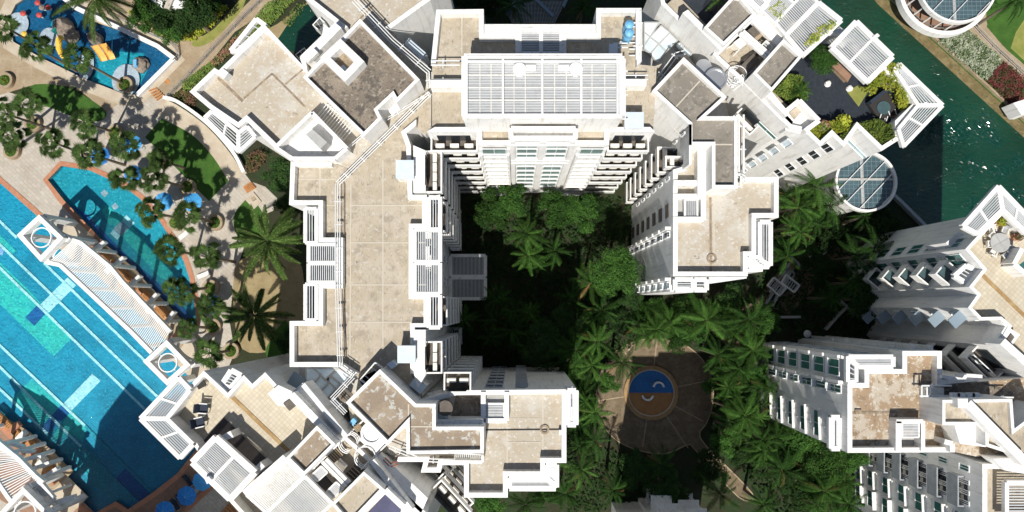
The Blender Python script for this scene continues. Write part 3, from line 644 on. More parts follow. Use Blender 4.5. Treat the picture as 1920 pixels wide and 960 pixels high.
# ---- far small roof at the top left edge ----
bs = thing('pavilion', 'small white roof structure half hidden by dark shrubs at the top edge', 'pavilion', P(315, 0, 0))
part('roof', MB().prism(W(K('X', '283,0 300,14 345,16 347,0 330,-30 290,-30'), 7), 6.4, 7), 'white', bs); part('wall', MB().prism(W(K('X', '290,-2 330,8 326,-26 292,-26'), 7), 0, 6.4), 'white', bs)
part('roof_ridge', MB().beam(P(312,16,7.4), P(322,-10,7.4), .8, .6), 'roof_pale', bs)

# ---- south west tower with tiled terraces ----
bs2 = thing('apartment_building', 'south west tower with cream tiled terraces and pergolas overhanging the pool', 'building', P(470, 820, 0))
T_ = K('X', '312,785 353,726 382,695 427,737 457,703 473,720 497,698 520,723 545,737 567,718 648,818 672,838 760,925 800,962 790,1040 520,1040 430,940 362,833')
c_ = ccw(W(T_, 27)); ins = inset(c_, .4)
part('wall', MB().prism(c_, 0, 25.4, top=False), 'white', bs2); part('terrace_floor', MB().poly(c_, 25.4), 'tile_cream', bs2)
mb = MB()
for i in range(len(c_)):
    a, b, ai, bi = c_[i], c_[(i+1)%len(c_)], ins[i], ins[(i+1)%len(c_)]
    mb.add([(a.x,a.y,25.4),(b.x,b.y,25.4),(b.x,b.y,27),(a.x,a.y,27),(ai.x,ai.y,25.4),(bi.x,bi.y,25.4),(bi.x,bi.y,27),(ai.x,ai.y,27)], [(0,1,2,3),(3,2,6,7),(5,4,7,6)])
part('parapet', mb, 'white', bs2)
pergola(bs2, K('X', '263,785 312,785 356,731 335,708')[:4], 27.4, 8, divs=(.5,), fw=.6)
pergola(bs2, K('X', '263,785 312,785 361,833 337,859'), 27.4, 8, divs=(.5,), fw=.6)
pergola(bs2, K('X', '415,722 433,694 452,704 432,728')[:4], 26.5, 5, fw=.7)
part('wall', MB().prism(W(K('X', '415,722 437,696 450,706 432,728'), 26), 22, 24.5), 'white', bs2)
# gutter, dark deck, sheltered strips
part('gutter', MB().beam(P(427,737,25.46), P(543,848,25.46), .42, .1), 'gutter_brown', bs2, 'narrow brown drainage channel across the tiles')
sheet(bs2, K('X', '378,830 420,783 512,872 487,897'), 25.48, 'dark_wood', 'wood_deck')
# planter strip with gravel and long facade wall with a slit window
part('wall', MB().prism(W(K('X', '550,735 566,720 648,818 640,830 632,826'), 28.2), 25.4, 27.2), 'white', bs2)
sheet(bs2, K('X', '554,742 560,736 640,818 632,824'), 27.25, 'gravel', 'gravel_bed')
wallrun(bs2, K('X', '546,740 631,829'), 28.4, 25.4, .8); wallrun(bs2, K('X', '568,721 648,818'), 28.2, 25.4, .5)
slits(bs2, (574,720), (602,752), 26, 23.4, .8)
part('wall', MB().prism(W(K('X', '502,738 522,722 548,734 560,748 545,765 520,760'), 27.4), 25.4, 27.4), 'white', bs2)
part('roof_hatch', MB().prism(W(K('X', '530,757 546,746 558,758 542,771'), 27.7), 27.4, 27.6), 'floor_dark', bs2)
mass(bs2, K('X', '536,859 594,798 629,833 570,892'), 30, 29.5, 25.4, 'roof_lichen', pw=.3)
mass(bs2, K('X', '621,945 682,884 720,917 655,985'), 30, 29.5, 25.4, 'roof_beige', pw=.3)
# pergolas
pergola(bs2, K('X', '360,867 404,820 478,886 431,936'), 28.4, 17, divs=(.5,), fw=.8, w_=.10)
for q in ('383,897 391,893 397,900 388,908',): part('post_cap', MB().prism(W(K('X', q), 28.9), 25.4, 28.9), 'white', bs2)
for q in ('416,816 432,808 438,820 422,826', '475,878 488,866 498,876 484,889'): part('wall', MB().prism(W(K('X', q), 27.6), 25.4, 27.6), 'white', bs2)
pergola(bs2, K('X', '462,928 536,861 569,893 500,962'), 28, 26, w_=.12, fw=.4, m='white'); pergola(bs2, K('X', '500,962 572,893 623,944 552,1012'), 28, 25, fw=.4, w_=.11)
part('terrace_floor', MB().poly(ccw(W(K('X', '470,930 536,870 566,895 506,958'), 25.5)), 25.9), 'tile_cream', bs2)
wallrun(bs2, K('X', '459,927 536,859'), 28.5, 25.4, .9)
pergola(bs2, K('X', '583,892 602,874 614,886 595,903'), 27.4, 9, fw=.2, w_=.1); pergola(bs2, K('X', '612,922 630,904 644,916 624,935'), 27.4, 9, fw=.2, w_=.1)
sheet(bs2, K('X', '582,893 606,872 632,905 620,938'), 26.0, 'dark', 'shaft_shade');  # flat dark sheet painting the shade of a roof opening
for q in ('604,866 649,912', '611,861 655,906'): part('beam', MB().beam(P(*K('X', q)[0], 28.3), P(*K('X', q)[1], 28.3), .35, .4), 'white', bs2)
part('roof', MB().prism(W(K('X', '630,835 655,808 700,830 725,845 700,870 684,884 640,925 600,880'), 26.1), 25.4, 26.05), 'roof_beige', bs2)
part('roof_unit', MB().prism(W(K('X', '672,825 692,803 723,830 702,852'), 27.8), 26, 27.6), 'white', bs2); c = P(697,812,28.2); part('fan_housing', MB().cyl(c, 1.1, 27.6, 28.1).ring(c.to_2d(), .95, 1.15, 28.1, 28.3, n=22), 'white_metal', bs2)
for q, z, mm in (('612,856 632,838 645,852 625,870', 26.9, 'floor_dark'), ('636,900 664,872 678,885 650,912', 27, 'dark_wood'), ('662,803 672,793 680,801 670,811', 27, 'sandstone')):
    pr = W(K('X', q), z); part('roof_unit', MB().prism(pr, 26, z), mm, bs2)
    sl = MB()
    for i in range(6): a = pr[0].lerp(pr[1], (i+.5)/6); b = pr[3].lerp(pr[2], (i+.5)/6); sl.beam(a+Vector((0,0,.12)), b+Vector((0,0,.12)), .1, .1)
    part('grille', sl, 'sandstone', bs2)
cage(bs2, (652,832), 27.6, 1.0, 1.2); cage(bs2, (684,858), 27.8, 1.1, 1.2); ladder(bs2, (632,868), (646,880), 26.9, 1.0, 7)
pipes(bs2, K('X', '572,893 700,770'), 27, 1, .3, .09); pipes(bs2, K('X', '677,880 762,797'), 27, 1, .3, .09)
# second facade with gravel planter
wallrun(bs2, K('X', '697,864 770,958'), 28.4, 25.4, .6); sheet(bs2, K('X', '692,872 700,865 775,945 762,958'), 27.05, 'gravel', 'gravel_bed')
part('wall', MB().prism(W(K('X', '682,872 700,862 778,950 768,962'), 27), 25.4, 27), 'white', bs2)
wallrun(bs2, K('X', '684,884 766,962'), 28.2, 25.4, .8)
part('wall', MB().prism(W(K('X', '698,864 713,850 802,934 790,962 772,960'), 27), 0, 27), 'white', bs2)
slits(bs2, (765,918), (796,950), 27, 24.2, .8); 
part('glass_roof', MB().prism(W(K('X', '690,960 724,925 752,952 745,985 700,990'), 29), 28.7, 28.9), 'glass_purple', bs2)
wallrun(bs2, K('X', '676,962 722,919 756,951'), 29.4, 25.4, .6)
for k in range(5): a, b = P(698+9*k, 955-8*k+18, 28.95), P(706+9*k, 962-8*k+18, 28.95)
# balconies facing north east, in the shade
balconies(bs2, (800,934), (860,1000), 27, FZ, 1.6, 3)
balconies(bs2, (766,876), (820,930), 27, [18.7, 15], 1.7, 4)
windows(bs2, (473,720), (497,698), 27, [22, 18.5, 15, 11, 7.5], 2.3, 1, .8, 'glass_dark', dp=.3)
windows(bs2, (522,724), (543,737), 27, [21.5, 18, 14.5], 1.6, 1, .9, 'glass_sky', hood=1.3, hoodm='grey_blue')

# ---- south block ----
bq = thing('apartment_building', 'south block with an L shaped lichen stained upper roof above a bright beige roof', 'building', P(900, 800, 0))
S_ = K('X', '855,732 1062,730 1062,868 1022,868 1022,893 952,893 952,933 870,933 870,872 829,872 826,886 789,886 794,866 744,866 700,838 655,800 648,760 662,715 712,690 782,752')
mass(bq, S_, 27, 26, roof='roof_pale', skip=(13,14,15,16,17,18))
mass(bq, K('X', '648,755 712,692 780,757 817,757 817,800 907,800 907,850 762,852 762,797 727,835'), 30, 29.5, 26, 'roof_lichen', pw=.35)
seam(bq, K('X', '766,758 766,797'), 29.53); seam(bq, K('X', '767,800 815,800'), 29.53); seam(bq, K('X', '768,845 902,845'), 29.54, .2); seam(bq, K('X', '660,768 728,832'), 29.54, .2)
sheet(bq, K('X', '855,740 903,740 903,785 845,785'), 26.05, 'roof_stained')
part('wall', MB().prism(W(K('X', '822,760 840,760 840,795 822,795'), 27.8), 26, 27.6), 'white', bq); c = P(835,765,28); part('water_tank', MB().cyl(c, .8, 27.6, 28.2), 'floor_dark', bq)
wallrun(bq, K('X', '820,795 905,795'), 28.4, 26, .9); wallrun(bq, K('X', '906,735 906,795'), 27.2, 26, .5); wallrun(bq, K('X', '908,789 950,789 950,735'), 27.2, 26, .5)
for k in range(9): part('step', MB().box((P(929,742,27).x, P(929,742+2.2*k,26.1).y, 26.25+.03*k), 2.3, .18, .3), 'grey', bq)
sheet(bq, K('X', '908,735 946,735 946,756 908,756'), 26.08, 'floor_dark', 'well_floor')
pergola(bq, K('X', '909,785 909,757 945,757 945,785'), 27, 9, fw=.2)
pergola(bq, K('X', '1064,797 1064,732 1080,732 1080,797')[:4][::-1], 27, 0, fw=.6); pergola(bq, K('X', '1064,733 1080,733 1080,796 1064,796'), 27, 4, fw=.7)
pergola(bq, K('X', '955,916 955,896 1026,896 1042,916')[:4], 27, 5, fw=.7); pergola(bq, K('X', '1024,872 1044,872 1044,914 1028,897'), 27, 4, fw=.6)
part('wall', MB().prism(W(K('X', '1024,870 1048,870 1048,918 955,918 955,895 1024,895'), 27), 0, 24), 'white', bq)
part('wall', MB().prism(W(K('X', '1062,731 1083,731 1083,799 1062,799'), 27), 0, 24), 'white', bq)
seam(bq, K('X', '908,806 1060,805'), 26.04, .16, 'dark'); seam(bq, K('X', '1018,735 1018,865'), 26.036); seam(bq, K('X', '951,790 951,930'), 26.036)
for y in (785, 829): seam(bq, K('X', '953,%d 1015,%d' % (y, y)), 26.04, .1)
for p in ((1053,811), (954,737)): part('roof_unit', MB().prism(W(K('X', '%d,%d %d,%d %d,%d %d,%d' % (p[0]-5,p[1]-4,p[0]+4,p[1]-4,p[0]+4,p[1]+4,p[0]-5,p[1]+4)), 26.7), 26, 26.7), 'white', bq)
c = P(1021,805,26); part('roof_drain', MB().ring(c.to_2d(), .3, .5, 26.02, 26.15, n=14), 'grime', bq)
# walkway south of the upper roof
sheet(bq, K('X', '735,854 850,854 850,862 735,862'), 26.05, 'roof_stained'); wallrun(bq, K('X', '852,866 905,866 905,854'), 27.4, 26.4, .25)
ladder(bq, (853,858), (903,861), 27, .9, 14); pipes(bq, K('X', '730,838 790,862 870,866'), 26.9, 2, .3, .06)
pipes(bq, K('X', '720,860 732,872 746,868'), 27, 2, .3, .06, 'rust', posts=0)
# north facades
balconies(bq, (832,731), (884,731), 27, FN, 1.9, 2); 
windows(bq, (905,730), (945,730), 27, FN, 1.7, 1, .9, 'gap_shade', sill=-2.4, dp=.1); windows(bq, (965,730), (992,730), 27, FN, .9, 1, .7, 'glass_sky', sill=-2, hood=.3, hoodm='grey')  # black panes paint the shade of an open gap in the wall
windows(bq, (790,752), (835,740), 27, FN, .9, 1, .5, 'glass_dark', sill=-2, hood=.3)
# rails and frames next to the diamond roof
pergola(bq, K('X', '675,712 703,680 716,690 688,722'), 28, 2, fw=.15, w_=.07); part('roof_unit', MB().prism(W(K('X', '725,683 735,676 744,684 734,692'), 28), 26, 28), 'panel_blue', bq)
pipes(bq, K('X', '640,690 662,706 622,748 648,775'), 27.6, 3, .22, .05); sheet(bq, K('X', '630,745 645,726 662,740 648,757'), 26.06, 'roof_stained')
cover(bq, K('X', '768,722 780,706 800,724 788,738'), 26.6, 22, 'panel_blue')
part('roof_unit', MB().prism(W(K('X', '655,792 662,784 669,790 662,799'), 26.8), 22, 26.8), 'tank_blue', bq)

# ---- right hand upper tower (terrace with table) ----
br = thing('apartment_building', 'east tower at the right edge with an outdoor table on its tiled roof terrace', 'building', P(1850, 540, 0))
R_ = K('X', '1835,440 1810,467 1843,505 1817,538 1832,553 1815,577 1838,601 1876,600 1890,612 1869,648 1960,735 2040,735 2040,400 1960,420 1925,437 1880,393')
c_ = ccw(W(R_, 27)); ins = inset(c_, .35)
part('wall', MB().prism(c_, 0, 25.8, top=False), 'white', br); part('terrace_floor', MB().poly(c_, 25.8), 'tile_cream', br); mb = MB()
for i in range(len(c_)):
    a, b, ai, bi = c_[i], c_[(i+1)%len(c_)], ins[i], ins[(i+1)%len(c_)]
    mb.add([(a.x,a.y,25.8),(b.x,b.y,25.8),(b.x,b.y,27),(a.x,a.y,27),(ai.x,ai.y,25.8),(bi.x,bi.y,25.8),(bi.x,bi.y,27),(ai.x,ai.y,27)], [(0,1,2,3),(3,2,6,7),(5,4,7,6)])
part('parapet', mb, 'white', br)
pergola(br, K('X', '1873,349 1880,393 1833,438 1806,424')[:4][::-1], 27.6, 8, divs=(.45,), fw=.6)
pergola(br, K('X', '1873,349 1880,393 1925,437 1945,424'), 27.6, 8, divs=(.5,), fw=.6)
part('wall', MB().prism(W(K('X', '1820,430 1838,440 1812,468 1795,452'), 26), 20, 24), 'white', br)
part('gutter', MB().beam(P(1842,515,25.86), P(1925,596,25.86), .42, .1), 'gutter_brown', br)
wallrun(br, K('X', '1917,466 1902,495 1925,515'), 27.6, 25.8, .5)
sheet(br, K('X', '1906,500 1922,488 1922,512'), 27.0, 'glass_green', 'glass_roof')
pergola(br, K('X', '1790,517 1813,497 1832,508 1810,530')[:4], 26, 4, fw=.6)
windows(br, (1812,469), (1838,499), 27, FZ[:6]+[.5], 2.7, 1, .72, 'glass_green', sill=.5, dp=.08)
windows(br, (1835,440), (1812,465), 27, FZ[:6]+[.5], 2.4, 1, .8, 'glass_green', sill=.5, dp=.1)
balconies(br, (1843,508), (1820,536), 27, FZ, 2.2, 0, 'glass_teal'); 
balconies(br, (1872,652), (1925,703), 27, FZ, 1.9, 4); 
windows(br, (1818,580), (1836,600), 27, FZ, 1.7, 1, .62, 'glass_sky', hood=1.5, hoodm='grey_blue')
windows(br, (1840,603), (1868,602), 27, FN, 1.3, 1, .3, 'glass_green', sill=-2.2)
slits(br, (1857,668), (1895,703), 27, 23.5, .9, 'glass_dark')
part('wall', MB().prism(W(K('X', '1876,600 1918,628 1900,652 1868,648 1890,612'), 27.3), 24.5, 26.9), 'white', br); part('roof_hatch', MB().prism(W(K('X', '1885,640 1896,625 1902,632 1892,647'), 27), 26.9, 27.02), 'floor_dark', br)
part('roof', MB().prism(W(K('X', '1871,650 1878,643 1960,712 1955,724'), 27.2), 25.8, 27.1), 'roof_beige', br)
wallrun(br, K('X', '1880,640 1960,712'), 28.2, 25.8, .8)

# ---- right hand lower tower ----
bd = thing('apartment_building', 'south east tower with a blotchy tan roof and teal windows facing the plaza', 'building', P(1700, 760, 0))
D_ = K('X', '1589,718 1621,718 1621,692 1692,692 1692,658 1766,658 1766,712 1840,705 1845,718 1920,712 1990,700 1990,860 1842,860 1786,848 1589,849')
mass(bd, D_, 27, 26, roof='roof_blotch', skip=(7,8,9,10,11,12))
mass(bd, K('X', '1767,750 1898,748 1902,804 1960,760 1990,850 1960,872 1848,836 1848,797 1767,797'), 30, 29.6, 26, 'roof_beige', pw=.3)
wallrun(bd, K('X', '1796,756 1815,756 1925,868'), 30.9, 29.6, .9)
pergola(bd, K('X', '1590,716 1590,668 1606,684 1606,716')[:4][::-1], 27.2, 4, fw=.5); pergola(bd, K('X', '1592,669 1675,669 1675,688 1610,688')[::1], 27.2, 0, fw=.6); pergola(bd, K('X', '1610,687 1594,670 1674,670 1674,687'), 27.2, 5, fw=.5)
part('wall', MB().prism(W(K('X', '1589,718 1589,667 1677,667 1677,692 1621,692 1621,718'), 27), 0, 24.4), 'white', bd)
pergola(bd, K('X', '1559,783 1575,783 1575,841 1559,841'), 25.6, 4, fw=.7)
wallrun(bd, K('X', '1681,790 1731,790 1731,846'), 27.4, 26, .4); wallrun(bd, K('X', '1685,846 1685,790'), 27.4, 26, .6); pergola(bd, K('X', '1692,820 1692,793 1723,793 1723,820'), 27.3, 9, fw=.2)
sheet(bd, K('X', '1690,820 1728,820 1728,846 1690,846'), 26.05, 'grey', 'well_floor')
seam(bd, K('X', '1592,774 1724,772'), 26.04, .25, 'grime'); part('roof_drain', MB().box(P(1609,772,26.1), .7, .5, .2), 'grime', bd)
sheet(bd, K('X', '1720,714 1845,716 1900,735 1898,745 1726,745'), 26.05, 'roof_stained')
for q in ('1728,745 1728,723 1784,723', '1738,744 1738,726', '1745,744 1745,726', '1724,742 1900,745'): pipes(bd, K('X', q), 27.6, 1, .3, .09)
for x in (1790, 1800, 1818, 1828): part('roof_unit', MB().box(P(x,741,28), .8, .5, .5), 'white_metal', bd)
part('roof_unit', MB().prism(W(K('X', '1735,727 1770,727 1770,743 1735,743'), 27), 26, 27), 'unit', bd)
wallrun(bd, K('X', '1771,828 1786,832 1786,848'), 27.8, 26, .5); part('wall', MB().prism(W(K('X', '1790,798 1848,798 1848,838 1800,832'), 28.5), 26, 28.5), 'white', bd)
wallrun(bd, K('X', '1766,706 1806,712 1812,704 1842,706'), 27.4, 26, .35)
# west facade
ZD = FN
windows(bd, (1589,722), (1589,743), 27, FN, 2.5, 1, .85, 'glass_green', sill=-2.9, dp=.5, fin=.5)
windows(bd, (1589,783), (1589,846), 27, FZ[:]+[.4], 1.7, 1, .86, 'glass_green', sill=.3, dp=.1); windows(bd, (1589,786), (1589,820), 27, FZ+[.4], 1.1, 1, .9, 'unit', sill=2.2, dp=.12)
for z in FZ+[.4]:
    q = P(1589, 846, 27); part('fin', MB().box((q.x-.14, (P(1589,783,27).y+q.y)/2, z+2.1), .28, abs(P(1589,783,27).y-q.y), .10), 'white', bd)
windows(bd, (1612,667), (1668,667), 27, [22.4, 18.7, 15, 11.2, 7.5, 3.7, .4], 2.6, 1, .9, 'glass_green', sill=.4, dp=.1)
windows(bd, (1588,672), (1588,712), 27, [22.4, 18.7, 15, 11.2, 7.5, 3.7, .4], 2.6, 1, .85, 'glass_green', sill=.4, dp=.2, fin=.4)
windows(bd, (1692,658), (1762,658), 27, [22.4, 18.7, 15, 11.2, 7.5, 3.7, .4], 2.6, 2, .7, 'glass_green', sill=.4, dp=.1, fin=.5)

# ---- lower right facade ----
bf = thing('apartment_building', 'white apartment facade at the bottom right corner with rows of grey balconies and teal windows', 'building', P(1900, 930, 0))
G_ = K('X', '1842,866 1862,858 1884,881 1886,960 1886,1120 1990,1120 1990,866')
mass(bf, K('X', '1842,870 1842,1130 2060,1130 2060,870'), 27, 26, roof='roof_beige')
pergola(bf, K('X', '1888,905 1950,905 1950,985 1888,985')[::1], 28, 0, fw=.5); pergola(bf, K('X', '1888,985 1888,905 1950,905 1950,985'), 28, 14, fw=.5)
slab(bf, K('X', '1862,860 1884,882 1990,900 1990,860'), 28.2, 2)
windows(bf, (1842,905), (1842,966), 27, FZ[:]+[.4], 2.4, 3, .45, 'glass_dark', sill=.2, dp=.1); balconies(bf, (1842,905), (1842,966), 27, FZ[:]+[.4], .75, 3, m='fin_grey', floor='unit', r=1.6)
windows(bf, (1842,976), (1842,1020), 27, FZ+[.4], 2.0, 1, .9, 'glass_green', dp=.1, sill=.2); windows(bf, (1842,976), (1842,1000), 27, FZ+[.4], 1.0, 1, .9, 'unit', dp=.12, sill=2.5); windows(bf, (1842,1026), (1842,1070), 27, FZ+[.4], 2.0, 1, .9, 'glass_green', dp=.1, sill=.2)
for y0, y1 in ((976,1020), (1026,1070)):
    for z in FZ+[.4]:
        a, b = P(1842, y0, 27), P(1842, y1, 27); part('fin', MB().box((a.x-.3, (a.y+b.y)/2, z+2.35), .6, abs(a.y-b.y), .12), 'white', bf)
windows(bf, (1842,880), (1842,897), 27, FZ[:3], 1.6, 1, .8, 'glass_green', sill=1)

# ---- building south of the frame, its north wall just in view at the bottom; it shades the plaza ----
bg = thing('apartment_building', 'top of a white stepped facade peeking in at the bottom edge below the plaza', 'building', P(1300, 1120, 0))
mass(bg, K('X', '1228,1110 1300,1110 1300,1098 1450,1098 1450,1300 1228,1300'), 31, 30)
windows(bg, (1310,1098), (1370,1098), 31, FZ+[.4], 1.6, 1, .8, 'grey', hood=1.8); windows(bg, (1380,1098), (1440,1098), 31, FZ+[.4], 1.6, 1, .8, 'grey', hood=1.2)
bh = thing('apartment_building', 'tower standing just south of the swimming pool whose shadow falls on the water', 'building', P(160, 1200, 0))
mass(bh, K('X', '-190,1217 -109,1110 -35,1176 20,1135 150,1250 250,1300 250,1500 -190,1500'), 27, 26)

# ================= ground, pools, canal =================
def flat(name, m, pts, z, parent=None, zp=None, kind='structure'):
    mb = MB().poly(ccw(W(pts, z if zp is None else zp)), z); o = link(name, mb.mesh(name, m), parent)
    if parent is None: o['kind'] = kind
    return o
def holed(name, m, outer, holes, z, zp=None):
    loops = [ccw(W(outer, z))]+[list(reversed(ccw(W(h, z)))) for h in holes]
    tr = tessellate_polygon(loops); vs = [v for l in loops for v in l]; mb = MB(); mb.add(vs, [tuple(t_) for t_ in tr])
    me = mb.mesh(name, m); 
    import bmesh
    bm = bmesh.new(); bm.from_mesh(me); bmesh.ops.recalc_face_normals(bm, faces=bm.faces)
    for f in bm.faces:
        if f.normal.z < 0: f.normal_flip()
    bm.to_mesh(me); bm.free()
    o = link(name, me); o['kind'] = 'structure'; return o
def spline(pts, n=6, closed=True):
    out = []; m_ = len(pts)
    for i in range(m_ if closed else m_-1):
        p0, p1, p2, p3 = [Vector(pts[(i+k)%m_] if closed else pts[min(max(i+k, 0), m_-1)]) for k in (-1, 0, 1, 2)]
        for j in range(n):
            t_ = j/n; out.append(tuple(.5*((2*p1)+(-p0+p2)*t_+(2*p0-5*p1+4*p2-p3)*t_*t_+(-p0+3*p1-3*p2+p3)*t_**3)))
    if not closed: out.append(tuple(pts[-1]))
    return out
POOL1 = K('X', '-260,75 0,343 70,405 190,522 317,640 372,705 400,770 385,820 333,887 287,923 240,955 217,940 178,962 160,953 0,790 -330,470')
POOL2 = K('X', '90,337 115,311 167,319 207,337 235,352 262,372 300,415 333,467 345,490 355,520 367,583 366,606 350,620 320,597 250,515 177,435 120,375')
KID = K('X', '112,0 150,-30 310,-30 330,0 325,112 258,178 234,177 157,147 75,107 22,78 8,50 20,28')
KID = K('X', '20,28 30,8 60,-12 100,-30 120,-10 150,22 180,42 240,62 300,92 326,113 258,178 234,177 157,147 75,107 25,78')
LAP3 = K('X', '352,960 400,915 440,905 470,930 420,985 360,1000')
WESTP = K('X', '-40,905 10,935 60,1000 -60,1000')
CANAL_E = K('X', '1608,-60 1655,0 1926,247 2200,500')
land = K('X', '-700,-500 1150,-500 1300,60 1480,190 1600,300 1690,385 1735,430 1800,440 2000,520 2500,560 2500,1500 -700,1500')
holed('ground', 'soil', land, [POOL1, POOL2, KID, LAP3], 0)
flat('far_bank', 'lawn', K('X', '1520,-500 1616,-68 1661,-4 1932,243 2200,495 2600,400 2600,-500'), 0)
big = MB().poly([(-900,-900,-3.2),(900,-900,-3.2),(900,900,-3.2),(-900,900,-3.2)]); o = link('terrain', big.mesh('terrain', 'soil')); o['kind'] = 'structure'
flat('canal_water', 'canal_water', K('X', '900,-700 1300,-700 1560,-200 1700,-30 2700,800 2700,1000 1740,470 1650,395 1250,80')[::1], -1.3)
rd = random.Random(4); mb = MB()  # facets added to the water, tilted so that the sun glints off them
for (cx, cy, sx, sy, cnt) in ((1760,238,34,22,120), (1800,250,30,24,110), (1735,262,16,12,30), (1845,238,22,24,70), (1866,262,14,12,40), (1815,310,30,30,40), (1875,320,22,16,60), (1910,305,14,14,40), (1825,385,16,12,50), (1905,370,16,14,50), (1750,180,30,20,14), (1795,205,30,30,24)):
    for _ in range(cnt*3):
        c = P(cx+rd.gauss(0, sx*.5), cy+rd.gauss(0, sy*.5), -1.27); L = rd.uniform(.10, .34); wd = rd.uniform(.05, .11); a = math.radians(rd.gauss(-38, 12))
        u = Vector((math.cos(a), math.sin(a), 0)); v = Vector((-u.y, u.x, 0)); sl = rd.gauss(.50, .16)
        mb.add([c-u*L, c+v*-wd+Vector((0,0,-.0)), c+u*L, c+v*wd+Vector((0,0,wd*2*sl))], [(0,1,2,3)])
o = link('glint_facets', mb.mesh('glint_facets', 'glint_water')); tag(o, 'small facets added and tilted to glint in the sun on the green canal water', 'glint facets', None, 'stuff')
# canal embankments
mb = MB(); e = W(CANAL_E, 0)
for i in range(3): a, b = e[i], e[i+1]; mb.add([(a.x-.35,a.y-.3,-1.9),(b.x-.35,b.y-.3,-1.9),(b.x+.55,b.y+.55,.03),(a.x+.55,a.y+.55,.03)], [(0,1,2,3)])
struct('canal_embankment', mb, 'olive_bank')
mb = MB()
for i in range(3): mb.beam(e[i]+Vector((.62,.62,.5)), e[i+1]+Vector((.62,.62,.5)), .3, 1.3)
struct('canal_wall', mb, 'sandstone')
e = W(K('X', '1560,270 1600,300 1690,385 1735,430'), 0); mb = MB()
for i in range(3): mb.beam(e[i]+Vector((0,0,.9)), e[i+1]+Vector((0,0,.9)), .45, 2.4)
struct('garden_wall', mb, 'grey')

deck = K('X', '-300,60 0,60 60,60 90,90 180,118 240,178 258,178 275,160 310,185 345,215 400,262 455,320 480,350 500,368 520,392 510,420 480,440 460,470 445,520 440,600 450,660 420,690 470,700 520,740 440,830 360,900 300,960 250,1010 200,1010 100,960 40,900 -300,900')
holed('pool_deck', 'deck_tiles', deck, [POOL1, POOL2], .012) if False else None
def clipped(name, m, outer, holes, z): return holed(name, m, outer, holes, z)
holed('pool_deck', 'deck_tiles', K('X', '-600,-300 -300,60 0,168 60,186 140,170 200,210 226,192 258,178 275,160 310,185 345,215 400,262 455,320 470,340 497,350 520,372 512,395 480,410 455,470 440,520 430,600 440,660 400,760 500,760 560,800 470,930 420,1100 -600,1100'), [POOL1, POOL2, LAP3], .008)
holed('sandstone_path', 'sandstone', K('X', '-400,-200 0,-60 160,-60 240,-60 250,0 290,35 330,50 355,65 400,70 440,30 470,0 500,-40 560,-40 500,20 440,60 400,110 345,160 322,182 300,185 258,179 226,192 200,210 140,162 60,160 0,178 -400,100'), [KID], .016)
flat('dirt_yard', 'sand_ground', spline(K('X', '440,505 470,480 520,478 560,490 570,530 572,600 540,640 500,660 455,655 440,600'), 3), .024)
# stone path outside the curved wall and the steps
flat('curved_path', 'sand_pale', spline(K('X', '303,186 330,196 385,235 430,285 455,325'), 5, False)+spline(K('X', '438,345 428,338 400,295 360,253 303,222 290,210'), 5, False), .022)
def lawn(pts, z=.03, m='lawn'): return flat('lawn', m, pts, z)
lawn(spline(K('X', '48,172 66,158 110,160 140,170 175,190 199,210 192,225 165,228 140,220 97,203 60,190'), 3))
lawn(K('X', '272,257 303,222')+spline(K('X', '303,222 360,253 400,295 428,340'), 5, False)+K('X', '392,377 350,335'))
lawn(spline(K('X', '437,410 455,380 470,372 490,395 500,430 480,450 450,450'), 3)); lawn(spline(K('X', '500,650 535,600 545,640 540,668 505,672'), 3))
lawn(spline(K('X', '455,15 430,45 400,75 372,88 360,80 400,55 432,20 460,-10'), 3), .03, 'lawn_yellow')
lawn(K('X', '1850,50 1858,20 1870,-60 2300,-60 2300,300 1920,121 1880,85'), .03); lawn(K('X', '1895,90 1905,60 1925,30 2200,60 2200,250 1925,118'), .036, 'lawn_yellow')
flat('garden_path', 'sandstone', spline(K('X', '1800,60 1830,40 1848,22 1852,48 1880,85 1920,120 2000,180'), 4, False)+K('X', '2000,215 1920,150 1880,112 1835,72'), .024)
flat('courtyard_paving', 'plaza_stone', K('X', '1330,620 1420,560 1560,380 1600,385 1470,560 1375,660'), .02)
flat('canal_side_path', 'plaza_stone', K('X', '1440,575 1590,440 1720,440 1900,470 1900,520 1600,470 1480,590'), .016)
0 and flat('garden_path', 'plaza_stone', spline(K('X', '880,560 960,575 1010,560 1075,590 1075,600 1010,590 960,600 880,600'), 3), .02)
flat('pond', 'canal_water', K('X', '515,75 560,10 590,0 600,20 615,60 560,100 530,90'), .03)
flat('pond_bank', 'sand_ground', K('X', '500,55 520,45 575,5 582,-10 590,-10 590,3 560,14 518,78'), .036)
# plaza
PC = P(1227, 742, 0); FC = P(1220, 736, 0)
mb = MB(); vs = [P(*q, .03) for q in spline(K('X', '1118,748 1126,700 1152,662 1192,640 1236,635 1280,645 1315,672 1334,710 1337,752 1325,792 1312,812 1326,838 1410,925 1385,932 1305,845 1290,834 1250,850 1205,846 1160,828 1130,795'), 5)]
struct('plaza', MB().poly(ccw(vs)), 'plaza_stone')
mb = MB()
for p in ((1168,655), (1232,636), (1335,712), (1318,790), (1290,840), (1205,838), (1118,752)):
    q = P(*p, .04); d = (q-FC).normalized(); mb.beam(FC+d*3.9+Vector((0,0,.045)), Vector((q.x, q.y, .045)), .16, .02)
struct('plaza_joint', mb, 'sandstone')
vs.append(vs[0]); mb = MB()
for i in range(len(vs)-1): mb.beam(vs[i]+Vector((0,0,.1)), vs[i+1]+Vector((0,0,.1)), .16, .14)
struct('plaza_kerb', mb, 'sandstone')
ft = thing('fountain', 'round fountain basin in the plaza, half blue and half gold, with two crescent benches', 'fountain', (FC.x, FC.y, 0))
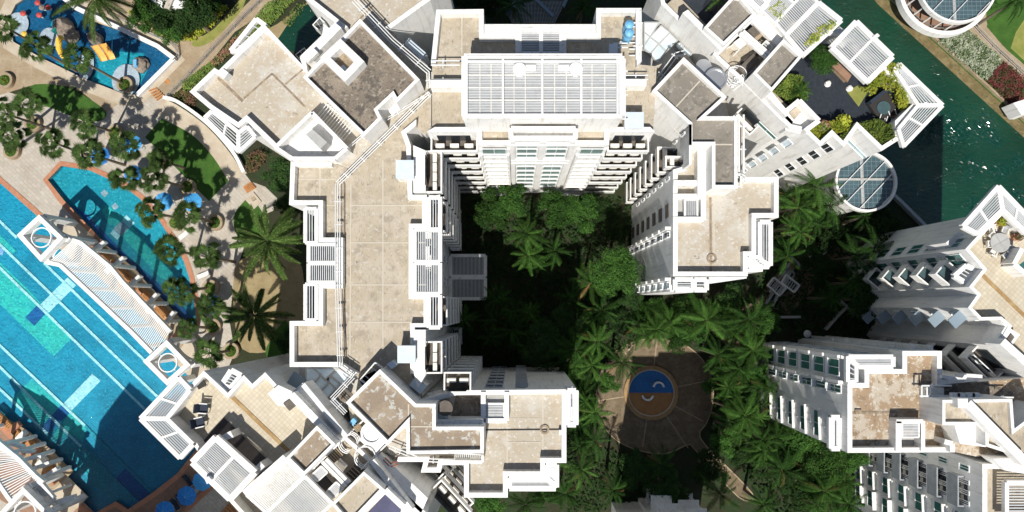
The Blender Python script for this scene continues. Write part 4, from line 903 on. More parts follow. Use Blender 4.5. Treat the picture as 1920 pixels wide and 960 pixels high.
part('rim', MB().ring(FC.to_2d(), 3.35, 3.9, .02, .40, n=56), 'fountain_rim', ft); part('inner_rim', MB().ring(FC.to_2d(), 3.2, 3.35, .02, .46, n=56), 'sand_pale', ft)
part('blue_half', MB().disc(FC, 3.22, .30, 32, 0, math.pi), 'pool_deep', ft); part('gold_half', MB().disc(FC, 3.22, .30, 32, math.pi, 2*math.pi), 'gold_tile', ft)
for (p, a0) in (((1236,727), 0), ((1215,741), math.pi)):
    c = P(*p, 1); part('crescent', MB().ring((c.x, c.y), .6, .85, .3, .85, a0+.1, a0+math.pi-.1, 20), 'white', ft)

# pools
def pool(label, outline, depth, floor_m, patches, cope='terracotta', cw=.30, wm='pool_water'):
    c = Vector(); op = ccw(W(outline, 0))
    for q in op: c += q
    c /= len(op); t_ = thing('swimming_pool', label, 'pool', (c.x, c.y, 0))
    part('basin_wall', MB().prism(op, -depth, -.02, top=False), floor_m, t_); part('basin_floor', MB().poly(ccw([Vector((q.x, q.y, 0)) for q in op]), -depth), floor_m, t_)
    big_ = [Vector((q[0], q[1], 0)) for q in inset(op, -cw)]; mb = MB(); n = len(op)
    for i in range(n):
        a, b, ao, bo = op[i], op[(i+1)%n], big_[i], big_[(i+1)%n]
        mb.add([(a.x,a.y,-.3),(b.x,b.y,-.3),(b.x,b.y,.07),(a.x,a.y,.07),(ao.x,ao.y,.012),(bo.x,bo.y,.012),(bo.x,bo.y,.07),(ao.x,ao.y,.07)], [(1,0,3,2),(2,3,7,6),(4,5,6,7)])
    part('coping', mb, cope, t_)
    for k, (m_, q) in enumerate(patches):
        part('mosaic', MB().poly(ccw(W(q if isinstance(q, list) else K('X', q), -depth)), -depth+.008+.006*k), m_, t_)
    part('water_surface', MB().poly([(q.x, q.y, -.10) for q in op]), wm, t_)
    return t_
def line(p, q, w_=5):
    d = Vector((q[0]-p[0], q[1]-p[1])).normalized(); n = Vector((-d.y, d.x))*w_/2
    return [(p[0]+n.x, p[1]+n.y), (q[0]+n.x, q[1]+n.y), (q[0]-n.x, q[1]-n.y), (p[0]-n.x, p[1]-n.y)]
LN = lambda s: line(*K('X', s))
pool('large swimming pool with white lane lines and turquoise mosaic panels', POOL1, .9, 'pool_blue', [
    ('pool_turq', '0,492 55,545 135,634 100,668 0,570 -60,505'), ('pool_blue', '0,575 40,618 22,636 -40,580'), ('pool_turq', '60,710 117,762 78,800 22,748'), ('pool_turq', '135,768 163,800 153,838 122,818 90,830'),
    ('pool_turq', '0,440 30,470 20,480 -30,430'), ('pool_pale', '127,520 143,535 90,588 75,572'), ('pool_pale', '173,701 189,714 134,770 118,758'),
    ('pool_deep', '69,573 86,588 65,611 48,595'), ('pool_deep', '115,760 130,775 87,815 75,803'), ('pool_aqua', '128,808 160,832 250,935 212,945 105,830'), ('pool_aqua', '0,795 0,830 -90,740'),
    ('pool_deep', '236,877 287,922 262,940 218,896'), ('pool_lilac', '-5,455 10,465 5,480 -10,470'),
    ('pool_pale', LN('-60,355 32,446')), ('pool_pale', LN('83,493 273,677')), ('pool_pale', LN('-60,400 295,743')), ('pool_pale', LN('-60,443 272,767')), ('pool_pale', LN('-60,590 160,798')), ('pool_aqua', LN('160,798 285,923')),  # aqua ends of the lanes paint the cast shadow into their colour
    ('pool_pale', LN('-60,628 153,837')), ('pool_aqua', LN('153,837 262,944')), ('pool_pale', LN('-60,672 90,813')), ('pool_aqua', LN('90,813 213,938'))])
pool('curved second pool with a pale mosaic stripe beside the palm planters', POOL2, .7, 'pool_aqua', [
    ('pool_turq', '190,395 202,383 218,400 207,425'), ('pool_turq', '205,412 222,398 325,510 312,525 300,520 230,445'), ('pool_grey', '196,355 204,363 196,370 189,362'), ('pool_grey', '216,380 223,388 215,394 209,387'),
    ('pool_pale', '237,403 253,418 243,428 229,414'), ('pool_grey', '228,414 242,428 228,443 213,429'), ('pool_pale', '213,430 226,442 220,450 207,438'), ('pool_deep', '120,375 230,490 320,597 350,618 366,600 330,560 240,480 160,400')])
kp = pool("children's paddling pool with grey islands and water play figures", KID, .4, 'pool_kid', [
    ('pool_aqua', '175,90 215,96 270,100 278,130 262,160 235,175 170,152 185,125'), ('pool_aqua', '100,20 130,45 118,62 95,48'), ('pool_aqua', '105,115 128,125 125,138 100,128')], cope='sand_pale', cw=.7)
for (x, y, rx, ry) in ((235,150,27,32), (32,45,22,24), (90,72,18,22), (160,120,16,30)):
    c = P(x, y, 0); part('island', MB().add([(c.x+math.cos(t_*.3142)*rx/12.8, c.y+math.sin(t_*.3142)*ry/12.8, -.085+.0) for t_ in range(20)], [tuple(range(20))]), 'pool_grey', kp)
pool('narrow teal pool beside the brown deck at the bottom edge', LAP3, .6, 'pool_aqua', [])
# kid pool figures
c = P(190,105,1)
t_ = thing('water_slide', 'yellow double water slide on a rock mound in the paddling pool', 'slide', (c.x, c.y, 0))
a, b = P(186,84,2.2), P(203,112,.4); n = Vector((-(b-a).y, (b-a).x, 0)).normalized()
for s_ in (-.6, .6):
    m_ = MB(); N = 8
    for i in range(N):
        for q, w2 in ((s_-.55, 1), (s_+.55, 1)): pass
        t0, t1 = i/N, (i+1)/N; z0 = .25+2*(1-t0)**1.6; z1 = .25+2*(1-t1)**1.6
        p0, p1 = a.lerp(b, t0), a.lerp(b, t1)
        prof = [(-.55,.28),(-.42,.02),(.42,.02),(.55,.28)]
        for k in range(3):
            (u0,h0),(u1,h1) = prof[k], prof[k+1]
            m_.add([p0.xy.to_3d()+n*(s_+u0)+Vector((0,0,z0+h0)), p0.xy.to_3d()+n*(s_+u1)+Vector((0,0,z0+h1)), p1.xy.to_3d()+n*(s_+u1)+Vector((0,0,z1+h1)), p1.xy.to_3d()+n*(s_+u0)+Vector((0,0,z1+h0))], [(0,1,2,3)])
    part('chute', m_, 'orange', t_)
def rockmesh(r, h, seed, n=9):
    rd = random.Random(seed); mb = MB(); rings = 4; vs = []; fs = []
    for k in range(rings):
        for i in range(n):
            a_ = 2*math.pi*i/n; rr = r*math.cos(k/rings*1.45)*rd.uniform(.8, 1.15); vs.append((math.cos(a_)*rr, math.sin(a_)*rr, h*math.sin(k/rings*1.5)*rd.uniform(.9, 1.1)))
    vs.append((0,0,h)); 
    for k in range(rings-1):
        for i in range(n): fs.append((k*n+i, k*n+(i+1)%n, (k+1)*n+(i+1)%n, (k+1)*n+i))
    for i in range(n): fs.append(((rings-1)*n+i, (rings-1)*n+(i+1)%n, rings*n))
    return mb.add(vs, fs)
c2 = P(183,75,0)
o = part('rock', MB().add([Vector((c2.x, c2.y, -.2))+v for v in rockmesh(1.0, 2.4, 3).v], rockmesh(1.0, 2.4, 3).f), 'rock', t_)
for lab, px, py, r, h in (('brown play rock with a small teal flag beside the yellow slide tube', 122, 52, 1.5, 2.2), ('brown play rock cluster in the middle of the paddling pool', 135, 68, 1.2, 1.6), ('small dark rock with a blue seat near the right end of the paddling pool', 264, 120, 1.3, 1.1)):
    c = P(px, py, 0); single('play_rock', MB().add([Vector((c.x, c.y, -.2))+v for v in rockmesh(r, h, px).v], rockmesh(r, h, px).f), 'rock', (c.x, c.y, 0), lab, 'rock')
c = P(119,92,1); mb = MB()
pp = W(K('X', '125,76 119,80 116,92 119,104 122,108'), 1)
for i in range(4): mb.tube(pp[i]+Vector((0,0,1.3-i*.3)), pp[i+1]+Vector((0,0,1.0-i*.3)), .42, n=10)
single('tube_slide', mb, 'yellow', (c.x, c.y, 0), 'curved yellow tube slide between two palm crowns in the paddling pool', 'slide')
c = P(107,58,1); single('play_flag', MB().box((c.x, c.y, 1.3), 1.0, .3, .9, .9).cyl(c, .06, 0, 1.8), 'green_paint', (c.x, c.y, 0), 'teal painted play figure standing in the paddling pool', 'play figure')
c = P(253,118,1); single('water_toy', MB().box((c.x, c.y, .6), .5, 1.1, .8, .1).box((c.x+.3, c.y, 1.1), .2, .9, .5), 'tank_blue', (c.x, c.y, 0), 'blue play seat beside the small dark rock in the paddling pool', 'play figure')
for k, (x, y, m_, lab) in enumerate(((78,14,'rock','brown toadstool stool in the middle of the stool ring'), (70,5,'red','red toadstool stool nearest the top left of the pool'), (90,14,'red','red toadstool stool at the right of the ring'), (73,28,'red','red toadstool stool below the brown one'), (43,25,'red','lone red toadstool stool beside the grey island'), (45,63,'yellow','yellow toadstool by the pool edge under a palm'))):
    c = P(x, y, .6); t_ = thing('toadstool', lab, 'stool', (c.x, c.y, 0), 'toadstool seats in the paddling pool'); part('cap', MB().cyl(c, .42, .5, .62, 14).cyl(c, .42, .62, .8, 14, .16), m_, t_); part('stem', MB().cyl(c, .16, -.3, .5, 8), 'unit', t_)

# terracotta stepping decks beside the pergola walks, fences, curved wall
def bench_slats(label, quad, n, z=.55, m='wood'):
    A, B, Cc, D = W(K('X', quad), z); c = (A+B+Cc+D)/4; t_ = thing('slatted_deck', label, 'deck', (c.x, c.y, 0), 'wooden slat decks along the pergola walks')
    L = (A-D).length; me = MB().box((0,0,-.06), round(L, 1), (B-A).length/n*.62, .12).mesh('slat', m)
    for i in range(n):
        f = (i+.5)/n; a = A.lerp(B, f); b = D.lerp(Cc, f); inst('slat', me, t_, (a+b)/2, math.atan2(b.y-a.y, b.x-a.x))
    part('frame', MB().beam(A-Vector((0,0,.14)), B-Vector((0,0,.14)), .2, .3).beam(D-Vector((0,0,.14)), Cc-Vector((0,0,.14)), .2, .3), m, t_)
pos = ['topmost', 'second from the top', 'third from the top', 'lowest']
for k, q in enumerate(('161,455 202,494 208,482 170,448', '203,497 240,533 247,520 209,485', '240,533 280,570 287,558 247,523', '278,570 315,607 322,593 285,558')):
    bench_slats('orange wooden slat deck by the curved pool, %s of the four' % pos[k], q, 15)
for k, q in enumerate(('-20,775 24,815 32,808 -10,768', '26,818 60,853 66,846 32,808')): bench_slats('orange wooden slat deck by the large pool at the left edge, %s' % ('upper one' if k == 0 else 'lower one'), q, 15)
bench_slats('orange wooden slat deck at the bottom beside the south west tower', '405,975 450,918 478,945 430,1000', 12)
flat('brown_deck', 'brown_deck', K('X', '217,940 240,955 287,923 333,887 375,840 440,830 400,915 352,960 300,1010 180,1010 178,962'), .034)
flat('wooden_deck', 'brown_deck', K('X', '0,787 178,962 120,1010 -60,900'), .034)

def posts_wall(name, label, cat, pts, z, h, w_, m, cap=None):
    wp = [P(x, y, 0) for x, y in pts]; c = wp[len(wp)//2]; t_ = thing(name, label, cat, (c.x, c.y, 0)); mb = MB()
    for i in range(len(wp)-1): mb.beam(wp[i]+Vector((0,0,h-.004*(i%2))), wp[i+1]+Vector((0,0,h-.004*(i%2))), w_, h)
    part('wall_body', mb, m, t_)
    if cap:
        mb = MB()
        for i in range(len(wp)-1): mb.beam(wp[i]+Vector((0,0,h+.1+.004*(i%2))), wp[i+1]+Vector((0,0,h+.1+.004*(i%2))), w_+.15, .1)
        part('coping', mb, cap, t_)
    return t_
posts_wall('garden_wall', 'curved low white wall between the pale path and the north west wing', 'wall', spline(K('X', '312,186 340,195 395,235 440,285 462,325'), 6, False), 0, 1.0, .35, 'white', 'white')
posts_wall('retaining_wall', 'white raised edge wall along the upper side of the paddling pool', 'wall', K('X', '110,-12 150,20 240,62 300,90 331,113 262,182'), 0, .8, .5, 'white', 'white')
def railing(label, pts, h=1.1, step=1.6, m='metal', cat='railing'):
    wp = [P(x, y, 0) for x, y in pts]; c = wp[len(wp)//2]; t_ = thing('railing', label, cat, (c.x, c.y, 0)); mb = MB()
    for i in range(len(wp)-1):
        for z in (h, h*.55, .15): mb.tube(wp[i]+Vector((0,0,z)), wp[i+1]+Vector((0,0,z)), .04, n=5)
    part('rail', mb, m, t_); me = MB().box((0,0,h/2), .08, .08, h).mesh('post', m)
    for i in range(len(wp)-1):
        L = (wp[i+1]-wp[i]).length
        for j in range(max(1, int(L/step))): q = wp[i].lerp(wp[i+1], j*step/L if L else 0); inst('post', me, t_, (q.x, q.y, 0))
railing('dark metal railing along the sandstone path beside the hedge strip', K('X', '500,-5 455,38 400,95 345,155 315,185'))
railing('thin metal railing round the upper side of the paddling pool walk', K('X', '205,25 260,55 335,88 338,108 330,118'))
railing('metal railing along the garden path on the far canal bank', K('X', '1822,50 1860,90 1925,150 1990,205'))
for k, (q, lab) in enumerate((('277,168 292,163 308,180 295,190', 'brown slatted steps beside the paddling pool corner'), ('455,350 470,340 480,352 463,362', 'brown slatted steps at the end of the curved wall'))):
    A, B, Cc, D = W(K('X', q), .25); c = (A+Cc)/2; t_ = thing('steps', lab, 'steps', (c.x, c.y, 0))
    for i in range(5):
        a = A.lerp(D, (i+.5)/5); b = B.lerp(Cc, (i+.5)/5); part('tread', MB().beam(a+Vector((0,0,.02*i)), b+Vector((0,0,.02*i)), .16, .3), 'wood', t_)
c = P(475,377,0); t_ = thing('pavilion_slab', 'square pale paving pad with a dark grating beside the steps', 'paving pad', (c.x, c.y, 0)); part('pad', MB().prism(W(K('X', '460,375 475,360 490,378 476,392'), .2), 0, .2), 'sand_pale', t_); part('grating', MB().prism(W(K('X', '470,371 476,368 481,374 474,378'), .24), .2, .24), 'grime', t_)
c = P(313,152,0); single('drain_cover', MB().prism(W(K('X', '307,153 314,147 319,153 313,159'), .05), .0, .05), 'wood', (c.x, c.y, 0), 'brown square drain cover on the path near the paddling pool', 'drain cover')

# ================= pergola walks with ring towers =================
def ring_tower(t_, quad, z, ringp, rr, side=None):
    q = ccw(W(K('X', quad), z)); mb = MB()
    ins = inset(q, .62)
    for i in range(4):
        a, b, ai, bi = q[i], q[(i+1)%4], ins[i], ins[(i+1)%4]
        mb.add([(a.x,a.y,z-1.0),(b.x,b.y,z-1.0),(b.x,b.y,z),(a.x,a.y,z),(ai.x,ai.y,z-1.0),(bi.x,bi.y,z-1.0),(bi.x,bi.y,z),(ai.x,ai.y,z)], [(0,1,2,3),(3,2,6,7),(5,4,7,6),(0,4,5,1)])
    part('tower_frame', mb, 'white', t_)
    c = sum(q, Vector())/4; R_ = min((ins[0]-ins[1]).length, (ins[1]-ins[2]).length)/2
    part('ring', MB().ring((c.x, c.y), R_*.80, R_*.90, z-.5, z-.25, n=36), 'white_metal', t_)
    d0 = (ins[1]-ins[0]).normalized()
    for s_ in (-1, 1):
        for t2 in (0, 1):
            v = (ins[(1+t2)%4]-ins[t2]).normalized(); p = c.xy.to_3d()
            a = Vector((c.x, c.y, z-.35))+Vector((v.x, v.y, 0))*R_*.86*s_; b = Vector((c.x, c.y, z-.35))+Vector((v.x, v.y, 0))*R_*1.0*s_
            part('spoke', MB().tube(a, b, .07, n=5), 'white_metal', t_)
    for i in range(4):
        p = q[i].lerp(c, .09); part('column', MB().box((p.x, p.y, (z-1)/2), .75, .75, z-1, math.atan2((q[1]-q[0]).y, (q[1]-q[0]).x)), 'white', t_)
    # round opening in each side wall: an arch of segments
    for i in range(4):
        a, b = q[i].lerp(c, .05), q[(i+1)%4].lerp(c, .05); m_ = (a+b)/2; d = (b-a).normalized(); L = (b-a).length/2-.6; mb = MB(); pts = []
        for k in range(13):
            th = math.pi*k/12; pts.append(m_+d*math.cos(th)*L*.95+Vector((0,0,-1.0-L*.9+math.sin(th)*L*.85)))
        for k in range(12): mb.tube(pts[k], pts[k+1], .16, n=5)
        part('arch', mb, 'white', t_)
    part('floor', MB().prism([p.lerp(c, -.1) for p in [Vector((v.x, v.y, 0)) for v in q]], 0, .12), 'sand_pale', t_)
def walk(label, left, right, z, n, towers):
    L_, R2 = W(K('X', left), z), W(K('X', right), z); c = (L_[1]+R2[1])/2; t_ = thing('pergola_walk', label, 'pergola', (c.x, c.y, 0))
    mb = MB()
    for pl in (L_, R2):
        for i in range(len(pl)-1): mb.beam(pl[i]+Vector((0,0,.003*i)), pl[i+1]+Vector((0,0,.003*i)), .55, .6)
    part('side_beam', mb, 'white', t_)
    def at(pl, f):
        ls = [(pl[i+1]-pl[i]).length for i in range(len(pl)-1)]; s_ = f*sum(ls)
        for i, l in enumerate(ls):
            if s_ <= l or i == len(ls)-1: return pl[i].lerp(pl[i+1], s_/l)
            s_ -= l
    for i in range(n):
        f = (i+.5)/n; a, b = at(L_, f), at(R2, f); k = ('w', round((b-a).length, 1))
        if k not in SLAT: SLAT[k] = MB().box((0,0,-.2), k[1], .12, .10).mesh('slat', 'white_metal')
        inst('slat', SLAT[k], t_, (a+b)/2, math.atan2(b.y-a.y, b.x-a.x))
    for i in range(5):
        f = (i+.7)/5.2
        for pl in (L_, R2): p = at(pl, f); part('column', MB().cyl(p, .3, 0, z-.6, 12), 'white', t_)
        p = at(R2, f); p2 = at(R2, min(1, f+.02)); d = (p-at(L_, f)); d.z = 0; d.normalize()
        part('wing_wall', MB().beam(p+Vector((0,0,-1.2)), p+d*1.7+Vector((0,0,-1.6)), .4, .9), 'white', t_)
    fl = [Vector((p.x, p.y, 0)) for p in L_]+[Vector((p.x, p.y, 0)) for p in reversed(R2)]
    part('paving', MB().prism(fl, .05, .14), 'sandstone', t_)
    for tw in towers: ring_tower(t_, tw[0], z+1.2, tw[1], tw[2])
    # blocks seen between the slats: benches in white and terracotta
    for i in range(7):
        f = (i+.5)/7; a, b = at(L_, f), at(R2, f); p = a.lerp(b, .5)
        part('bench', MB().box((p.x, p.y, .45), 1.6, .8, .6, .8), ('terracotta', 'unit', 'wood')[i%3], t_)
    return t_
walk('long white slatted pergola walk with a ring tower at each end beside the large pool', '88,492 112,497 245,622 290,668', '135,450 150,455 205,500 228,528 318,622', 6.6, 74, [('31,441 73,402 119,446 76,491', 0, 0), ('268,678 312,637 357,684 313,723', 0, 0)])
walk('slatted pergola walk with ring towers at the bottom left corner, partly out of frame', '-70,790 0,912 16,935 30,950', '-10,825 35,862 65,893 80,905', 6.6, 34, [('-5,965 43,913 92,962 45,1010', 0, 0)])
c = P(80,930,6); t_ = thing('trellis_arch', 'white arched trellis canopy next to the bottom left ring tower', 'trellis', (c.x, c.y, 0))
pergola(t_, K('X', '48,915 75,905 100,935 82,955'), 6.4, 9, fw=.5); part('post', MB().cyl(c, .2, 0, 6), 'white', t_); part('arm', MB().beam(P(98,945,5.5), P(138,933,5.5), .7, .8), 'white', t_)

# ================= round glass roofed pavilions =================
def round_pav(label, cx, cy, r, z, ring=None, rot=.8, zb=0, grid='glass_teal'):
    c = P(cx, cy, z); R_ = r*(H-z)/F; t_ = thing('round_pavilion', label, 'pavilion', (c.x, c.y, 0))
    part('rim', MB().ring((c.x, c.y), R_-.22, R_+.08, z-.7, z+.1, n=64), 'white', t_); part('glass', MB().disc(c, R_-.3, z-.3, 48), grid, t_)
    mb = MB()
    for k in range(-4, 5):
        o_ = k*R_/4.4; hl = math.sqrt(max(0, (R_-.3)**2-o_*o_)); d = Vector((math.cos(rot), math.sin(rot), 0)); n = Vector((-d.y, d.x, 0))
        if k % 2 == 0: mb.beam(Vector((c.x, c.y, z+.02))+n*o_-d*hl, Vector((c.x, c.y, z+.02))+n*o_+d*hl, .08, .3)
    part('roof_bar', mb, 'white_metal', t_)
    mb = MB(); st = .62; k = -R_
    while k < R_:
        hl = math.sqrt(max(0, (R_-.35)**2-k*k))
        if hl > .3:
            mb.beam((c.x+k, c.y-hl, z-.22), (c.x+k, c.y+hl, z-.22), .04, .05); mb.beam((c.x-hl, c.y+k, z-.215), (c.x+hl, c.y+k, z-.215), .04, .05)
        k += st
    part('glazing_grid', mb, 'grey_blue', t_)
    part('cross_beam', MB().beam((c.x-R_+.4, c.y+.3, z-.1), (c.x+R_-.4, c.y+.3, z-.1), .3, .12).beam((c.x-.4, c.y-R_+.4, z-.228), (c.x-.4, c.y+R_-.4, z-.228), .4, .12), 'grey', t_)
    if ring:
        x, y, r2, z2 = ring; c2 = P(x, y, z2); R2 = r2*(H-z2)/F
        part('balcony', MB().ring((c2.x, c2.y), R2-.6, R2, z2-1.2, z2, n=64), 'white', t_); part('balcony_floor', MB().disc(c2, R2-.5, z2-1.1, 48), 'brown_deck', t_); part('drum', MB().cyl(c2, R2-2.2, zb, z2-1.25, 48), 'white', t_)
        part('balcony_rail', MB().ring((c2.x, c2.y), R2-1.25, R2-1.15, z2-.5, z2-.4, n=48), 'metal', t_)
        for k in range(5):
            a_ = 3.5+k*.3; part('post', MB().cyl((c2.x+math.cos(a_)*(R2-.9), c2.y+math.sin(a_)*(R2-.9)), .12, z2-1, z-.6), 'white', t_)
    else: part('drum', MB().ring((c.x, c.y), R_-1.0, R_-.7, zb, z-.7, n=48), 'white', t_)
    return t_
round_pav('round pavilion with glass roof and curved balcony on the far canal bank at the top', 1795, -28, 74, 6.5, (1772, -18, 88, 3.2), zb=-1.5)
round_pav('round glass gridded roof standing half over the canal below the north east tower', 1624, 340, 57, 9, zb=-2)

# ================= plants =================
def frond_mesh(L, droop, nl, wl, m, seed, rise=.5):
    """a feather palm leaf along +x: arched midrib with leaflets on both sides"""
    rd = random.Random(seed); v = []; f = []
    def at(t_): return Vector((L*t_*(1-.12*t_*droop), 0, L*(rise*t_-(rise+.45*droop)*t_*t_)))
    for i in range(8):
        a, b = at(i/8), at((i+1)/8); o = len(v); w2 = .045*(1-i/9)
        v += [a+Vector((0,w2,0)), a-Vector((0,w2,0)), b-Vector((0,w2*.9,0)), b+Vector((0,w2*.9,0))]; f.append((o,o+1,o+2,o+3))
    for i in range(nl):
        t_ = .12+.88*i/nl; base = at(t_); ll = wl*math.sin(math.pi*min(.97, .12+t_*.86))**.6*rd.uniform(.82, 1.1)
        for s_ in (-1, 1):
            sw = .55+.5*t_; d = Vector((sw, s_*.9, -.45-.5*droop*rd.uniform(.5, 1.3))).normalized(); o = len(v); wd = .016+L*.0040
            tip = base+d*ll+Vector((0,0,-ll*.15)); side = Vector((wd, -s_*wd*.4, 0)); mid = base.lerp(tip, .45)+Vector((0,0,ll*.05))
            v += [base-side*.6, mid-side, tip, mid+side, base+side*.6]; f += [(o,o+1,o+3,o+4), (o+1,o+2,o+3)]
    mb = MB().add(v, f); return mb
def fan_mesh(r, seed, m):
    rd = random.Random(seed); v = []; f = []; pl = r*1.35
    v += [(0,.03,0),(0,-.03,0),(pl,-.02,.08*r),(pl,.02,.08*r)]; f.append((0,1,2,3)); n = 15
    for i in range(n):
        a = math.radians(-105+210*i/(n-1)); ln = r*rd.uniform(.75,1.08)*(.80+.20*math.cos(a)); c = Vector((pl,0,.08*r)); d = Vector((math.cos(a)*.72, math.sin(a), -math.cos(a)*.69)); n2 = Vector((-math.sin(a)*.72, math.cos(a), math.sin(a)*.69))*r*.085; o = len(v)
        v += [c, c+d*ln*.6+n2+Vector((0,0,.04)), c+d*ln+Vector((0,0,-ln*.15)), c+d*ln*.6-n2]; f.append((o,o+3,o+2,o+1))
    return MB().add(v, f)
FR = {}
for k in range(3):
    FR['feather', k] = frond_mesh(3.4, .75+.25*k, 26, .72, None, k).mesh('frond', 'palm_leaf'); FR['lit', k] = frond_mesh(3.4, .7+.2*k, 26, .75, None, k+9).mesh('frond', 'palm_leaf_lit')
    FR['dead', k] = frond_mesh(3.0, 1.2, 20, .5, None, k+30, .2).mesh('frond', 'dead_leaf'); FR['coco', k] = frond_mesh(5.8, .55+.2*k, 60, 1.0, None, k+5, .35).mesh('frond', 'coco_leaf'); FR['fan', k] = fan_mesh(.80, k, None).mesh('fan_leaf', 'fan_leaf')
def palm(label, px, py, z, kind='feather', n=15, sc=1.0, group=None, cat='palm tree', base=None, pot=False):
    if kind in ('feather', 'lit'): sc *= random.uniform(.72, 1.02); n = random.choice((13, 15, 17, 20))
    c = P(px, py, z); b = P(*base, 0) if base else Vector((c.x+random.uniform(-.4,.4), c.y+random.uniform(-.4,.4), 0)); b.z = 0
    t_ = thing({'fan':'fan_palm','coco':'coconut_palm'}.get(kind, 'palm_tree'), label, cat, b, group)
    mb = MB(); N = 6; pr = None
    for i in range(N):
        a0 = b.lerp(c, i/N)+Vector((0,0,0)); a1 = b.lerp(c, (i+1)/N); mb.tube(a0, a1, .24-.10*i/N, .24-.10*(i+1)/N, 8, cap=False)
    part('trunk', mb, 'trunk', t_)
    ph = random.uniform(0, 6)
    for i in range(n):
        az = ph+i*2.39996+random.uniform(-.35,.35); f = (i+.5)/n; k = random.randrange(3)
        if kind == 'fan': el = math.radians(78-80*f**.8+random.uniform(-16,16)); s_ = sc*random.uniform(.68,1.2)
        else: el = math.radians(58-74*f**.7+random.uniform(-9,9)); s_ = sc*random.uniform(.72,1.12)*(.72+.28*min(1, f*2))
        q = Quaternion((0,0,1), az) @ Quaternion((0,1,0), -el) @ Quaternion((1,0,0), random.uniform(-.35,.35))
        if kind in ('feather', 'lit') and i > n-3 and random.random() < .4: kk = 'dead'
        else: kk = kind
        inst('frond' if kind != 'fan' else 'fan_leaf', FR[kk, k], t_, c+Vector((0,0,.0)), sc=(s_,)*3, rot=q)
    part('crown_heart', MB().tube(c-Vector((0,0,.5)), c+Vector((0,0,.1)), .12, .04, 8), 'trunk', t_)
    return t_
def leaf_cloud(blobs, n, size, seed, squash=.8):
    """many small leaf faces spread over and inside the blobs (x,y,z,r), leaving an uneven outline"""
    rd = random.Random(seed); v = []; f = []; tot = sum(b[3]**2 for b in blobs)
    for b in blobs:
        for _ in range(int(n*b[3]**2/tot)):
            u = Vector((rd.gauss(0,1), rd.gauss(0,1), rd.gauss(0,1))).normalized(); rr = b[3]*(rd.random()**.28)*rd.uniform(.86,1.12)
            p = Vector((b[0], b[1], b[2]))+Vector((u.x*rr, u.y*rr, u.z*rr*squash)); nn = (u+Vector((rd.uniform(-.8,.8), rd.uniform(-.8,.8), rd.uniform(.0,1.1)))).normalized()
            t1 = nn.orthogonal().normalized(); t1.rotate(Quaternion(nn, rd.uniform(0,6.28))); t2 = nn.cross(t1); s_ = size*rd.uniform(.6,1.25); o = len(v)
            v += [p-t1*s_, p+t2*s_*.45, p+t1*s_, p-t2*s_*.45]; f.append((o,o+1,o+2,o+3))
    return MB().add(v, f)
def blobs(r, n, seed, h=1.0):
    rd = random.Random(seed); out = [(0,0,0,r*.55)]
    for i in range(n):
        a = rd.uniform(0,6.28); d = r*math.sqrt(rd.random())*.80; out.append((math.cos(a)*d, math.sin(a)*d, rd.uniform(-.25,.45)*r*h*(1.1-d/r), r*rd.uniform(.20,.34)))
    return out
TR = {}
for k in range(3):
    for m_ in ('tree_leaf', 'tree_dark'): TR[m_, k] = leaf_cloud(blobs(3.0, 16, k+20), 5200, .17, k).mesh('crown', m_)
TR['round'] = leaf_cloud(blobs(3.0, 44, 77, .6), 9000, .12, 5).mesh('crown', 'tree_leaf')
def tree(label, px, py, z, r, m_='tree_leaf', k=None, group=None, name='broadleaf_tree', h0=0):
    c = P(px, py, z); b = Vector((c.x, c.y, h0)); t_ = thing(name, label, 'tree', b, group); s_ = r/3
    mb = MB().tube(b, c-Vector((0,0,r*.5)), .22*s_+.08, .13*s_+.05, 8)
    rd = random.Random(int(px*py))
    for i in range(6):
        a = i*1.05+rd.uniform(-.3,.3); mb.tube(c-Vector((0,0,r*.55)), c+Vector((math.cos(a)*r*.6, math.sin(a)*r*.6, r*rd.uniform(-.1,.25))), .10*s_+.03, .03, 5)
    part('trunk', mb, 'trunk', t_); inst('crown', TR['round'] if k == 'r' else TR[m_, (k if k is not None else rd.randrange(3))], t_, c, rd.uniform(0,6), (s_, s_, s_*.85)); return t_
